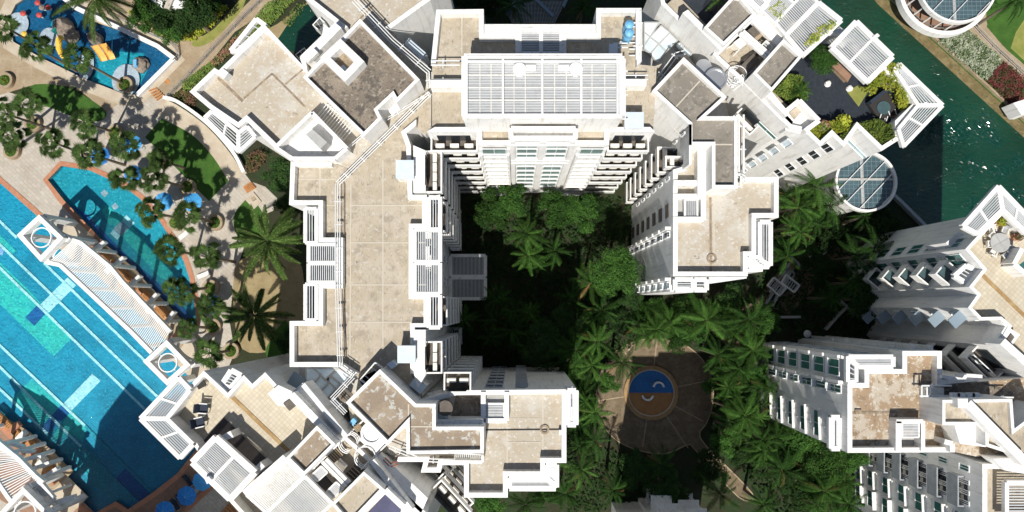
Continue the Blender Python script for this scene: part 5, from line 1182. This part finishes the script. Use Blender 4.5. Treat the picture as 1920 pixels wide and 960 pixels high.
def hedge(label, pts, h, m_, z0=0, name='hedge', cat='hedge', dens=26, size=.15, group=None, zp=None, kind=None, lump=.35):
    """clipped or loose planting that fills an outline"""
    poly = W(K('X', pts) if isinstance(pts, str) else pts, zp if zp is not None else z0+h*.6); c = sum(poly, Vector())/len(poly); xs = [p.x for p in poly]; ys = [p.y for p in poly]; rd = random.Random(len(label)*7+int(c.x*10)); v = []; f = []
    def inside(x, y):
        r_ = False; n = len(poly)
        for i in range(n):
            a, b = poly[i], poly[i-1]
            if (a.y > y) != (b.y > y) and x < (b.x-a.x)*(y-a.y)/(b.y-a.y)+a.x: r_ = not r_
        return r_
    area = (max(xs)-min(xs))*(max(ys)-min(ys)); lumps = [(rd.uniform(min(xs),max(xs)), rd.uniform(min(ys),max(ys)), rd.uniform(.4,1.1)) for _ in range(int(area*.6)+4)]
    for _ in range(int(min(area*dens, 16000))):
        x, y = rd.uniform(min(xs), max(xs)), rd.uniform(min(ys), max(ys))
        if not inside(x, y): continue
        hh = h*(.55+lump*max([0]+[l[2]*(1-((x-l[0])**2+(y-l[1])**2)/1.2) for l in lumps if abs(x-l[0]) < 1.1])); z = z0+hh*(rd.random()**.35)
        nn = Vector((rd.uniform(-.9,.9), rd.uniform(-.9,.9), 1)).normalized(); t1 = nn.orthogonal().normalized(); t1.rotate(Quaternion(nn, rd.uniform(0,6.28))); t2 = nn.cross(t1); s_ = size*rd.uniform(.6,1.3); p = Vector((x, y, z)); o = len(v)
        v += [p-t1*s_, p+t2*s_*.5, p+t1*s_, p-t2*s_*.5]; f.append((o,o+1,o+2,o+3))
    return single(name, MB().add(v, f), m_, (c.x, c.y, z0), label, cat, group, kind)

# fan palms round the pools (crown position in the photo, height, base)
G1 = 'fan palms round the pools'
fans = [((13,52),9,None,'fan palm at the top left edge beside the grey island'), ((68,88),9,None,'fan palm by the paddling pool kerb near the lone red stool'), ((150,112),9.4,(233,158),'leaning fan palm growing from the round island planter of the paddling pool'),
 ((10,213),9,None,'fan palm cut by the left edge above the long lawn'), ((58,195),9,(62,232),'fan palm over the left end of the crescent lawn'), ((28,258),9,(20,283),'fan palm in the round grassy planter nearest the left edge'),
 ((102,268),8.5,None,'lone fan palm on the open pavers left of the blue umbrellas'), ((158,230),9,(214,248),'fan palm over the right end of the crescent lawn'), ((172,290),8.5,None,'fan palm hiding the leftmost blue umbrella'), ((236,275),8.5,(262,270),'fan palm beside the topmost blue umbrella'),
 ((238,337),8.5,None,'fan palm between the tip of the curved pool and a blue umbrella'), ((290,335),9,(350,352),'fan palm left of the round planter by the right hand lawn'), ((285,398),8.5,None,'fan palm overhanging the right side of the curved pool'), ((355,405),8.5,(402,417),'fan palm below the rightmost umbrella of the upper group'),
 ((318,468),8.5,None,'fan palm halfway down the curved pool edge'), ((388,482),8.5,None,'fan palm between the curved pool and the largest coconut palm'), ((338,545),8.5,(392,540),'fan palm leaning over the lower part of the curved pool'), ((398,575),8.5,None,'fan palm shading a blue umbrella near the lower coconut palm'),
 ((352,612),8,(397,615),'fan palm at the lower end of the curved pool'), ((392,662),8.5,(432,658),'fan palm beside the lower ring tower'), ((300,300),7.5,None,'small fan palm beside the left edge of the right hand lawn')]
for (p, z, b, lab) in fans: palm(lab, p[0], p[1], z, 'fan', 21, 1.36 if z > 8 else 1.0, G1, base=b)
planters = [((233,158),'round planter ring on the paddling pool island'), ((20,283),'round planter nearest the left edge'), ((60,232),'round planter below the crescent lawn'), ((214,248),'round planter at the right end of the crescent lawn'), ((293,297),'round planter left of the right hand lawn'), ((350,350),'round planter between two blue umbrellas'), ((402,417),'round planter left of the largest coconut palm'), ((393,540),'round planter beside the lower half of the curved pool'), ((398,613),'round planter at the lower end of the curved pool'), ((432,658),'round planter beside the lower ring tower'), ((328,417),'round planter on the curved pool terrace'), ((8,150),'round planter cut by the left edge')]
for p, lab in planters:
    c = P(p[0], p[1], .7); t_ = thing('round_planter', lab, 'planter', (c.x, c.y, 0), 'round palm planters'); part('ring_wall', MB().ring((c.x, c.y), .85, 1.2, 0, .7, n=28), 'sandstone', t_)
    part('grass', MB().disc(c, .9, .6, 20), 'lawn', t_); part('leaves', MB().add([v+Vector((c.x, c.y, .65)) for v in leaf_cloud([(0,0,0,.75)], 260, .13, int(p[0])).v], leaf_cloud([(0,0,0,.75)], 260, .13, int(p[0])).f), 'shrub_green', t_)
palm('largest coconut palm with long feathery fronds beside the west wing', 502, 452, 12, 'coco', 30, 1.02)
palm('coconut palm with a paler heart below the largest one', 478, 592, 11, 'coco', 26, .88)
palm('coconut palm drooping over the paddling pool from the top edge', 180, -8, 12, 'coco', 20, 1.1)
# courtyard and garden palms
GP = 'feather palms in the shaded gardens'
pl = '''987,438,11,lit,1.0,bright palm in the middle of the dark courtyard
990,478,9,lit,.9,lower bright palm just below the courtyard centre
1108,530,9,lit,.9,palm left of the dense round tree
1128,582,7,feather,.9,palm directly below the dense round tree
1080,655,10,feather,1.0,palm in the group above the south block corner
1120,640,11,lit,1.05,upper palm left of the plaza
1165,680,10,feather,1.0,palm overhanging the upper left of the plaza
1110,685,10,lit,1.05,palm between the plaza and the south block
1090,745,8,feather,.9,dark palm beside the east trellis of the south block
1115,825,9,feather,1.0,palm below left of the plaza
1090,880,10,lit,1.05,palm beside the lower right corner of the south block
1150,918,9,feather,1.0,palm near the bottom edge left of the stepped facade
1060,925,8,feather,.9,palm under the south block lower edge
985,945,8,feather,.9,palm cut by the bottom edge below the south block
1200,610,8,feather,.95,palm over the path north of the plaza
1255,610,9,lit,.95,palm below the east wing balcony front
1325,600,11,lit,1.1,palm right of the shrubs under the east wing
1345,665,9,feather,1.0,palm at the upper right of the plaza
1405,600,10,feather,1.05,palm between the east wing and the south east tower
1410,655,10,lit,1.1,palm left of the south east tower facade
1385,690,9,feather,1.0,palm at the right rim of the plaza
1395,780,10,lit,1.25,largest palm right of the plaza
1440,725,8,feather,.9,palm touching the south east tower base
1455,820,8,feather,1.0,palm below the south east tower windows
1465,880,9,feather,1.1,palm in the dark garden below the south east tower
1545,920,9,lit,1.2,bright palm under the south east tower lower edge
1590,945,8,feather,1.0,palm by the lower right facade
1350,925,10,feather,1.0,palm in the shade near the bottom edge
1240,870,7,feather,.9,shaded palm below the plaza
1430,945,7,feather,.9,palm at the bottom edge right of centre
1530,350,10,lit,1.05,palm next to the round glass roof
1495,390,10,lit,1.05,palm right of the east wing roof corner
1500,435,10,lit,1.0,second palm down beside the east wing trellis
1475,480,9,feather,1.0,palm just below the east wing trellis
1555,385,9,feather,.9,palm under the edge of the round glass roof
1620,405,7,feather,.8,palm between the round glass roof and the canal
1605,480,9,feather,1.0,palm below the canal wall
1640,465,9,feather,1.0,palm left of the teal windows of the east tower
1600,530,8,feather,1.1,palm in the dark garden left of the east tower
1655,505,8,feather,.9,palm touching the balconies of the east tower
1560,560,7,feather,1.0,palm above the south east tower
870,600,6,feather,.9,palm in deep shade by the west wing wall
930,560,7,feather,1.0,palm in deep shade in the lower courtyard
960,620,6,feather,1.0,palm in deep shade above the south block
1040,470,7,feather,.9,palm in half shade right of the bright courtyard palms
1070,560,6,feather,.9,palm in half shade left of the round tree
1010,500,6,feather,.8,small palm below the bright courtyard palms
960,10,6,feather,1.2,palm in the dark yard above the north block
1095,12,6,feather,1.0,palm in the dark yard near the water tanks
1530,30,9,lit,.0,x
1905,0,8,feather,1.1,palm on the lawn at the top right corner'''
for l in pl.split('\n'):
    a = l.split(',', 5)
    if a[5] == 'x': continue
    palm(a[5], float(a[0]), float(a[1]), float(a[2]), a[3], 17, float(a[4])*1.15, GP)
ORD = 'first second third fourth fifth sixth seventh eighth ninth tenth'.split()
thickets = [('small palm in the thicket at the left plaza rim', '1075,640 1130,610 1190,640 1150,680 1120,740 1120,830 1080,860 1070,760', 14),
 ('small palm between the east wing and the plaza', '1180,590 1260,580 1420,580 1420,640 1330,640 1260,620 1200,630', 15),
 ('small palm in the thicket right of the plaza', '1345,660 1430,640 1430,760 1450,850 1370,850 1345,780', 14),
 ('small palm in the garden below the south east tower', '1440,850 1600,880 1600,960 1440,960', 11),
 ('small palm in the shade above the south block', '890,560 1060,560 1060,660 900,660', 9),
 ('small palm between east wing and round glass roof', '1465,360 1560,350 1560,420 1500,480 1460,460', 9)]
for lab, q, cnt in thickets:
    got = []; pp = K('X', q); rd = random.Random(lab); xs = [p[0] for p in pp]; ys = [p[1] for p in pp]; k = 0
    while k < cnt:
        x, y = rd.uniform(min(xs), max(xs)), rd.uniform(min(ys), max(ys)); r_ = False
        for i in range(len(pp)):
            a, b = pp[i], pp[i-1]
            if (a[1] > y) != (b[1] > y) and x < (b[0]-a[0])*(y-a[1])/(b[1]-a[1])+a[0]: r_ = not r_
        if r_: k += 1; got.append((x, y))
    for k, (x, y) in enumerate(sorted(got)):
        w1 = ORD[k] if k < (cnt+1)//2 else ORD[cnt-1-k]; side = 'left' if k < (cnt+1)//2 else 'right'
        nm = ('%smost' % side) if w1 == 'first' else '%s from the %s' % (w1, side)
        palm(lab+', '+nm, x, y, rd.uniform(5, 9.5), rd.choice(('feather','lit')), 13, rd.uniform(.6, .95), lab.replace('small palm', 'small palms'))
GT = 'leafy trees in the courtyard'
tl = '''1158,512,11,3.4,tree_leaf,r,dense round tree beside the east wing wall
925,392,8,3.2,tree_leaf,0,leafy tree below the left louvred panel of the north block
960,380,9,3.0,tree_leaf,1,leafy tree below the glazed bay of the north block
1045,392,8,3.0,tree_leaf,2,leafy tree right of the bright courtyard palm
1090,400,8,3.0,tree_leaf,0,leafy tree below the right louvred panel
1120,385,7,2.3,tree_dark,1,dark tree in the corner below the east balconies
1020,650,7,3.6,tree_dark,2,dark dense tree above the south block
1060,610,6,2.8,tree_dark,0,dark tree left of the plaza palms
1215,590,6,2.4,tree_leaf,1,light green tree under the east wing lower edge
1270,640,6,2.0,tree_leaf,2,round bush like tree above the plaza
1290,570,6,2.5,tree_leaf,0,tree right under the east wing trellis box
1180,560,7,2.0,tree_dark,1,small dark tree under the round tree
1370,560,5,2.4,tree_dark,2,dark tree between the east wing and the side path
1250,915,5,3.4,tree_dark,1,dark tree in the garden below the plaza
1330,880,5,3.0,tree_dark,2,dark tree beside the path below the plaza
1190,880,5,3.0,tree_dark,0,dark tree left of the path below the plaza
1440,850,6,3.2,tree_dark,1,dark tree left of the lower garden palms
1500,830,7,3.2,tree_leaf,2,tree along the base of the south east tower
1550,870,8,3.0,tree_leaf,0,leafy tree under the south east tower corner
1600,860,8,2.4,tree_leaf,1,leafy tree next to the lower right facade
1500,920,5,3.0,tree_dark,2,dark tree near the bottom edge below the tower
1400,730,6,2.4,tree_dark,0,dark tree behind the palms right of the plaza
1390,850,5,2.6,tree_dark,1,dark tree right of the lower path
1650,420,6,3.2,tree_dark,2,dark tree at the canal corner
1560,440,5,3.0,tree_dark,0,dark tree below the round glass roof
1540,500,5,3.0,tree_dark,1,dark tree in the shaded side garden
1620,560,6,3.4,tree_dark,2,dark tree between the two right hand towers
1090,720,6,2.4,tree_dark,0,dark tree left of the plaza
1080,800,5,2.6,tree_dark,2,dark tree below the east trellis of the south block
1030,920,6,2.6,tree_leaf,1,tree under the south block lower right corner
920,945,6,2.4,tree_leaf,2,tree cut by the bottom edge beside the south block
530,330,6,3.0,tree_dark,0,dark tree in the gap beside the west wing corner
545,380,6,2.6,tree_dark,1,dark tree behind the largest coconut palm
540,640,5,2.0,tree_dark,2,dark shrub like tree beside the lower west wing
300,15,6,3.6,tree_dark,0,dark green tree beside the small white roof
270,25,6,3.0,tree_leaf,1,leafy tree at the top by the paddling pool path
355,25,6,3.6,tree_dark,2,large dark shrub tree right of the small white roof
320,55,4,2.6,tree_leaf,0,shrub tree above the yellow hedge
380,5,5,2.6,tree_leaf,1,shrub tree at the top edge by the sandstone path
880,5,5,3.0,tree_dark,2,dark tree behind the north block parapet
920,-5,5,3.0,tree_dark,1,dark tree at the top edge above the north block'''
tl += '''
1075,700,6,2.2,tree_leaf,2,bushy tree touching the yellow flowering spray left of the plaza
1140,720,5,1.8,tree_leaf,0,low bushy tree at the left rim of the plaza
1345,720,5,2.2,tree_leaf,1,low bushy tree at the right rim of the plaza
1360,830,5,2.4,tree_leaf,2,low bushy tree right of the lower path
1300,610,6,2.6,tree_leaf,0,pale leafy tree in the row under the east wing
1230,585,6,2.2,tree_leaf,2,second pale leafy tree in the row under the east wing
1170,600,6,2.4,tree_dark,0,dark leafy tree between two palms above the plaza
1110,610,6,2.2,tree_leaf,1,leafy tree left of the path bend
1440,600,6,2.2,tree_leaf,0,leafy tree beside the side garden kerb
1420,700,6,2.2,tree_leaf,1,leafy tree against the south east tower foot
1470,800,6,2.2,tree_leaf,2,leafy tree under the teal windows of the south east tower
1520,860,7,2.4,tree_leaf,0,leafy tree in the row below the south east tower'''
for l in tl.split('\n'):
    a = l.split(',', 6); palm if 0 else tree(a[6], float(a[0]), float(a[1]), float(a[2]), float(a[3]), a[4], 'r' if a[5] == 'r' else int(a[5]), GT)
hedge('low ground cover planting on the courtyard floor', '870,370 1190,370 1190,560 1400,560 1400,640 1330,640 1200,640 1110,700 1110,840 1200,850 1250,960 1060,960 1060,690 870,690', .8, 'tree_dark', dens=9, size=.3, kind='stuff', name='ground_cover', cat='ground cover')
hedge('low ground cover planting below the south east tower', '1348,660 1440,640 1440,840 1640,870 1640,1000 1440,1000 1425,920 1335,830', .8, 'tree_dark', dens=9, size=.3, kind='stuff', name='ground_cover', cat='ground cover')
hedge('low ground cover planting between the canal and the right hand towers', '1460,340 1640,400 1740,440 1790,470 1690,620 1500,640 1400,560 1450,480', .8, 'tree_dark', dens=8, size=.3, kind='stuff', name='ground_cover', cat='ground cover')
# hedges
hedge('white flowering hedge on the far canal bank', '1762,76 1812,50 1882,112 1850,152 1800,112', 1.5, 'hedge_white', dens=110, size=.15)
hedge('pink and red flowering hedge next to the white one', '1850,150 1882,113 1925,150 1925,200 1900,200', 1.5, 'hedge_red', dens=110, size=.15)
hedge('flowering hedge strip between the path and the north west wing, green upper end', '470,40 500,5 530,-5 560,-10 500,55 440,100', 1.0, 'hedge_green', dens=90, size=.15)
hedge('reddish flowering hedge strip beside the trellis box', '395,115 440,70 470,40 480,60 420,110 400,130', 1.0, 'hedge_mixed', dens=90, size=.15)
hedge('bright green hedge strip left of the white parapet corner', '340,155 395,112 405,125 362,165 345,175', 1.0, 'hedge_green', dens=90, size=.15)
hedge('reddish hedge end beside the paddling pool steps', '322,178 345,165 368,185 362,198 340,196', 1.0, 'hedge_mixed', dens=90, size=.15)
hedge('mixed flowering bush in the dark corner by the curved wall', '462,292 485,280 505,290 480,320 462,325', 1.4, 'hedge_mixed', dens=90, size=.15)
hedge('yellow green hedge round the planting bed at the top', '237,22 262,35 290,60 330,75 365,76 400,45 430,12 415,8 380,45 350,62 300,48 250,18', 1.0, 'shrub_yellow', dens=90, size=.16)
hedge('dark shrubs filling the bed at the top', '250,10 330,-10 420,-10 400,30 360,58 310,45', 1.6, 'tree_dark', dens=40, size=.2)
hedge('clipped green planting at the edge of the fenced pond', '525,40 560,5 575,5 545,50', .8, 'hedge_green', dens=40, size=.14)
# roof garden planting (z 25 on the terrace)
zt = 24.85; zg = 25.3
hedge('yellow flowering shrubs along the upper edge of the roof garden', '1624,165 1662,116 1684,124 1726,196 1708,212 1686,194 1676,170 1650,154 1640,178', 2.6, 'shrub_yellow', zg, 'shrub', 'shrub', 190, .15)
hedge('long green shrub border along the lower edge of the roof garden', '1600,232 1640,222 1686,240 1684,258 1655,275 1640,262 1608,240 1583,270 1570,262 1590,240', 2.0, 'shrub_green', zg, 'shrub', 'shrub', 190, .15)
hedge('green and yellow shrubs in the pointed corner bed of the roof garden', '1510,245 1530,232 1570,225 1590,245 1562,252 1538,272', 1.8, 'shrub_yellow', zg, 'shrub', 'shrub', 190, .15)
hedge('spiky shrub with reddish tips beside the lower roof block', '1452,170 1480,138 1505,140 1515,165 1512,185 1480,190', 2.0, 'shrub_green', zg, 'shrub', 'shrub', 190, .16)
hedge('yellow climber growing over the big pergola corner', '1505,84 1535,50 1562,36 1570,46 1550,64 1522,86', .7, 'shrub_yellow', 28.5, 'climbing_plant', 'climber', 80, .12)
hedge('green climber on the slats near the top edge', '1440,20 1460,0 1478,12 1462,38', .5, 'shrub_yellow', 28.3, 'climbing_plant', 'climber', 50, .12)
tree('small bright bushy tree on the roof garden deck', 1547, 112, 27.2, 1.75, 'tree_leaf', 'r', None, 'bushy_tree', zt)
palm('palm on the terrace between the two upper roof blocks at the top', 1345, 2, 27.5, 'lit', 12, .5); palm('thin palm leaning out of the spiky shrub', 1500, 170, 27, 'lit', 9, .45)
for k, (x, y, r) in enumerate(((1582,228,.8), (1545,236,.7))):
    c = P(x, y, 26.2); b = Vector((c.x, c.y, zt)); t_ = thing('potted_shrub', ('large leaved pale green plant in the lower bed of the roof garden', 'reddish leaved plant in the pointed corner bed')[k], 'plant', b); part('leaves', MB().add([v+c for v in leaf_cloud([(0,0,0,r)], 300, .22, k).v], leaf_cloud([(0,0,0,r)], 300, .22, k).f), ('shrub_yellow','hedge_mixed')[k], t_); part('stem', MB().tube(b, c, .07), 'trunk', t_)

# ================= furniture =================
def umbrella(label, x, y, z=2.9, r=1.4, m='umbrella_blue', rot=.3, group='blue parasols by the pools'):
    c = P(x, y, z); t_ = thing('umbrella', label, 'umbrella', (c.x, c.y, 0), group); n = 8; mb = MB(); vs = [(c.x, c.y, z+.55)]
    for i in range(n): a = rot+i*2*math.pi/n; vs.append((c.x+math.cos(a)*r, c.y+math.sin(a)*r, z))
    mb.add(vs, [(0, 1+i, 1+(i+1)%n) for i in range(0, n)]); part('canopy', mb, m, t_)
    rb = MB()
    for i in range(n): rb.tube(Vector(vs[0])+Vector((0,0,.02)), Vector(vs[1+i])+Vector((0,0,.02)), .03, n=4)
    part('rib', rb, 'umbrella_pale', t_); part('pole', MB().cyl(c, .05, 0, z+.7, 8), 'metal', t_); part('base', MB().cyl(c, .35, .04, .16, 12), 'grey', t_)
for x, y, lab, m_ in ((188,293,'blue umbrella leftmost of the group above the curved pool','umbrella_blue'), (248,270,'blue umbrella topmost of the group above the curved pool','umbrella_pale'), (250,327,'blue umbrella under palms nearest the curved pool tip','umbrella_blue'), (307,378,'blue umbrella at the right rim of the curved pool','umbrella_pale'), (361,379,'fully visible blue umbrella beside the right hand lawn','umbrella_pale'), (398,571,'blue umbrella hidden by a fan palm near the lower coconut palm','umbrella_pale'),
        (350,930,'blue umbrella on the brown deck, the fully visible one','umbrella_blue'), (379,902,'blue umbrella half under the square pergola','umbrella_pale'), (309,958,'blue umbrella cut by the bottom edge','umbrella_blue')): umbrella(lab, x, y, m=m_, rot=random.random())
def lounger(label, x, y, rz, m='cloth_white', z0=0, group='sun loungers', fr='metal'):
    c = P(x, y, z0+.4); t_ = thing('sun_lounger', label, 'sun lounger', (c.x, c.y, z0), group); R2 = Matrix.Rotation(rz, 3, 'Z'); o = Vector((c.x, c.y, z0))
    def bx(cx, cy, cz, sx, sy, sz, tilt=0):
        mb = MB().box((0,0,0), sx, sy, sz); M2 = Matrix.Rotation(tilt, 3, 'X'); mb.v = [R2@(M2@v+Vector((cx,cy,cz)))+o for v in mb.v]; return mb
    part('seat', bx(0,-.35,.36,.62,1.25,.08), m, t_); part('backrest', bx(0,.55,.52,.62,.75,.07,.5), m, t_)
    f_ = bx(0,-.1,.28,.70,1.9,.05); part('frame', f_, fr, t_)
    for sx in (-.3,.3):
        for sy in (-.9,.7): part('leg', bx(sx,sy,.13,.06,.06,.26), fr, t_)
for x, y, r, m_, lab in ((345,440,-.9,'unit','grey sun lounger at the right rim of the curved pool'), (382,515,-1.2,'unit','grey sun lounger between two fan palms by the curved pool'), (352,900,.6,'cloth_navy','dark sun lounger left of the umbrella half under the pergola'), (328,945,.6,'cloth_navy','dark sun lounger left of the fully visible umbrella'), (340,935,.6,'cloth_navy','dark sun lounger touching the fully visible umbrella')): lounger(lab, x, y, r, m_)
zz = 25.46
def chair(label, x, y, rz, z0, m='cloth_navy', group='terrace chairs', s_=1.0):
    c = P(x, y, z0+.5); t_ = thing('armchair', label, 'chair', (c.x, c.y, z0), group); R2 = Matrix.Rotation(rz, 3, 'Z'); o = Vector((c.x, c.y, z0))
    def bx(cx, cy, cz, sx, sy, sz, tilt=0):
        mb = MB().box((0,0,0), sx, sy, sz); M2 = Matrix.Rotation(tilt, 3, 'X'); mb.v = [R2@((M2@v+Vector((cx,cy,cz)))*s_)+o for v in mb.v]; return mb
    part('seat', bx(0,0,.42,.62,.6,.1), m, t_); part('backrest', bx(0,.36,.72,.62,.1,.6,-.25), m, t_)
    for sx in (-.34,.34):
        part('armrest', bx(sx,0,.62,.08,.62,.06), 'cloth_white', t_)
        for sy in (-.26,.28): part('leg', bx(sx,sy,.2,.06,.06,.4), 'metal', t_)
chair('navy cushioned terrace chair, the upper of the two on the south west terrace', 383, 765, 1.5, zz, s_=1.5); chair('navy cushioned terrace chair, the lower of the two on the south west terrace', 376, 791, 1.8, zz, s_=1.5)
c = P(378,720,zz+.6); t_ = thing('side_table', 'small dark table in the corner of the south west terrace', 'table', (c.x, c.y, zz), None); part('tabletop', MB().box((c.x,c.y,zz+.7), 1.0, .8, .08, .5), 'dark', t_)
for sx in (-.35,.35):
    for sy in (-.28,.28): part('leg', MB().box((c.x+sx,c.y+sy,zz+.33), .06, .06, .66), 'metal', t_)
# round table with chairs on the right hand terrace
c = P(1876,455,26.6); z0 = 25.81; t_ = thing('round_table', 'oval grey table on the tiled terrace at the right edge', 'table', (c.x, c.y, z0))
part('tabletop', MB().cyl(c, 1.05, z0+.68, z0+.76, 32), 'grey', t_); part('table_leg', MB().cyl(c, .12, z0, z0+.68), 'metal', t_); part('table_seam', MB().box((c.x,c.y,z0+.765), 1.9, .03, .012, .5).box((c.x,c.y,z0+.768), .03, 1.9, .012, .5), 'metal', t_)
cl = [('upper left',1861,442,.7),('left',1855,458,1.5),('lower left',1862,474,2.6),('lower right',1886,479,3.7),('right lower',1895,467,4.4),('upper right',1884,432,-.4),('top',1860,430,.3)]
for nm, x, y, r in cl: chair('pale folding chair at the %s of the oval table' % nm, x, y, r, z0, 'unit' if 'right' not in nm else 'metal', 'chairs round the oval table', 1.0)
for k, (x, y) in enumerate(((1876,416),(1908,444))):
    c = P(x, y, 26.4); t_ = thing('potted_plant', ('potted orange leaved plant above the oval table', 'potted orange leaved plant right of the oval table')[k], 'plant', (c.x, c.y, z0), 'potted plants on the tiled terrace'); part('pot', MB().cyl(c, .35, z0, z0+.5, 14, .45), 'terracotta', t_); lc = leaf_cloud([(0,0,.1,.5)], 220, .12, k); part('leaves', MB().add([v+Vector((c.x,c.y,z0+.75)) for v in lc.v], lc.f), ('shrub_yellow','hedge_mixed')[k], t_)
# sofa and hot tub on the roof garden, cabinet
def at3(x, y, z): return P(x, y, z)
q = W(K('X', '1630,193 1662,168 1690,187 1697,205 1672,222 1645,215'), 25.6); c = sum(q, Vector())/6
t_ = thing('lounge_sofa', 'black L shaped outdoor sofa with a glass table in the roof garden', 'sofa', (c.x, c.y, zt)); ins = inset(ccw(q), .9)
part('seat', MB().prism(ccw(q), zt+.05, zt+.55), 'dark', t_)
part('backrest', MB().beam(q[1]+Vector((0,0,.35)), q[2]+Vector((0,0,.35)), .35, .9).beam(q[0]+Vector((0,0,.36)), q[1]+Vector((0,0,.36)), .35, .9), 'cloth_navy', t_)
part('glass_table', MB().cyl(P(1659,201,25.7), .75, zt+.55, zt+.66, 24), 'glass_teal', t_)
for x, y, r, lab in ((1655,222,2.8,'black wicker seat at the left of the sofa corner'), (1672,213,3.4,'brown wicker seat touching the sofa corner'), (1664,228,3.1,'black wicker seat nearest the lower shrubs')): chair(lab, x, y, r, zt, 'dark' if 'black' in lab else 'brown_deck', 'wicker seats in the roof garden', 1.1)
q = W(K('X', '1563,122 1574,115 1600,138 1592,152'), 25.9); c = sum(q, Vector())/4; t_ = thing('bench_cabinet', 'brown wooden bench beside the bushy roof garden tree', 'bench', (c.x, c.y, zt)); part('seat', MB().prism(q, zt+.55, zt+.75, bottom=True), 'brown_deck', t_); part('base', MB().prism([p.lerp(c, .12) for p in q], zt, zt+.55), 'sandstone', t_)
for x, y, lab in ((1554,155,'small white bundle lying on the dark terrace deck'), (1595,164,'white cushion at the lower end of the square pergola')):
    c = P(x, y, 25.2); rk = rockmesh(.38, .4, x); single('cushion', MB().add([v+Vector((c.x,c.y,zt)) for v in rk.v], rk.f), 'cloth_white', (c.x, c.y, zt), lab, 'cushion')
c = P(1560,222,25.2); 
# small boxes on the far bank, white post lamp
c = P(1912,200,1.2); single('kiosk_roof', MB().prism(W(K('X', '1900,193 1925,185 1925,215 1915,215'), 2.5), 0, 2.5), 'white', (c.x, c.y, 0), 'white box roof at the right edge beyond the red hedge', 'shed')
c = P(1514,626,1); t_ = thing('garden_lamp', 'small round white garden lamp in the shade left of the right hand towers', 'lamp', (c.x, c.y, 0)); part('globe', MB().cyl(c, .55, 1.0, 1.3, 16, .2), 'white', t_); part('post', MB().cyl(c, .08, 0, 1.0), 'metal', t_)
# courtyard level terraces with trellises, planters
def terrace_box(label, q, n, z=2.8):
    p = W(K('X', q), z); c = sum(p, Vector())/4; t_ = thing('garden_trellis', label, 'trellis', (c.x, c.y, 0), 'ground level trellises by the west wing'); pergola(t_, K('X', q), z, n, fw=.55, w_=.1)
    for v in p: v2 = v.lerp(c, .06); part('post', MB().box((v2.x, v2.y, z/2-.3), .25, .25, z-.6), 'white', t_)
for k, (q, n) in enumerate((('845,392 861,392 861,423 845,423', 4), ('846,436 862,436 862,467 846,467', 4), ('845,571 863,571 863,603 845,603', 4), ('846,616 863,616 863,646 846,646', 4))): terrace_box('small square white trellis on the courtyard floor by the west wing, %s' % ('topmost of four', 'second of four', 'third of four', 'lowest of four')[k], q, n)
terrace_box('wide white trellis with many slats in the middle of the west wing courtyard side', '845,479 910,479 910,518 845,518', 24); terrace_box('wide dark trellis just below the brighter wide one', '845,521 910,521 910,560 845,560', 24)
for k, (q, lab) in enumerate((('1434,570 1480,490 1488,494 1445,574','low grey wall crossing the shaded side garden'), ('1478,480 1490,492 1500,500','short bent pale wall in the shaded side garden'), ('1434,583 1446,595 1498,594','thin pale kerb in the shade below the side garden'), ('1545,618 1570,590 1585,575 1570,562','pale wall corner left of the right hand towers'), ('1440,548 1490,495','narrow pale wall beside the side garden stairs'))):
    posts_wall('low_wall', lab, 'wall', K('X', q), 0, .7, .35, 'grey')
for k, (q, lab) in enumerate((('1515,485 1565,430 1578,450 1525,490','dark pond with a pale rim in the shaded side garden'), ('1435,568 1485,508 1490,515 1440,575','narrow dark pond beside the side garden wall'))):
    p = W(K('X', q), .2); c = sum(p, Vector())/4; t_ = thing('garden_pond', lab, 'pond', (c.x, c.y, 0)); part('water_surface', MB().prism(p, 0, .2), 'canal_water', t_)
    mb = MB(); [mb.beam(p[i]+Vector((0,0,.12+.003*i)), p[(i+1)%4]+Vector((0,0,.12+.003*i)), .25, .32) for i in range(4)]; part('rim', mb, 'grey', t_)
for k, (q, lab) in enumerate((('1452,520 1475,540 1462,555 1440,535','wooden stairs frame beside the east wing base, upper'), ('1475,515 1500,535 1490,548 1466,530','wooden stairs frame beside the east wing base, lower'))):
    p = W(K('X', q), 2.2); c = sum(p, Vector())/4; t_ = thing('garden_trellis', lab, 'trellis', (c.x, c.y, 0)); pergola(t_, K('X', q), 2.2, 6, fw=.2, w_=.08)
# net and poles in the dark yard above the north block
for k, (a, b, lab) in enumerate((((950,27),(982,-4),'pale steel strut rising left in the dark yard above the north block'), ((1038,30),(1003,-4),'pale steel strut rising right in the dark yard above the north block'), ((1056,12),(1064,-8),'short pale post beside the right strut'))):
    A, B = P(*a, 3), P(*b, 3); single('steel_strut', MB().beam(A, B, .45, .4), 'grey_blue', (A.x, A.y, 0), lab, 'strut')
p = W(K('X', '940,2 1060,2 1040,42 960,42'), 2.4); c = sum(p, Vector())/4; t_ = thing('mesh_canopy', 'dark square mesh canopy in the yard above the north block', 'canopy', (c.x, c.y, 0)); mb = MB()
for i in range(18): mb.beam(p[0].lerp(p[1], i/17), p[3].lerp(p[2], i/17), .06, .06).beam(p[0].lerp(p[3], i/17)+Vector((0,0,.03)), p[1].lerp(p[2], i/17)+Vector((0,0,.03)), .06, .06)
part('mesh', mb, 'grey', t_)
# stakes on the courtyard path
for k, (x, y) in enumerate(((1068,570),(1180,655))):
    c = P(x, y, .5); single('path_light', MB().cyl(c, .22, .1, .55, 10, .12).cyl(c, .06, 0, .1), 'sand_pale', (c.x, c.y, 0), ('pale path light at the bend of the courtyard path', 'pale path light beside the plaza rim')[k], 'lamp')
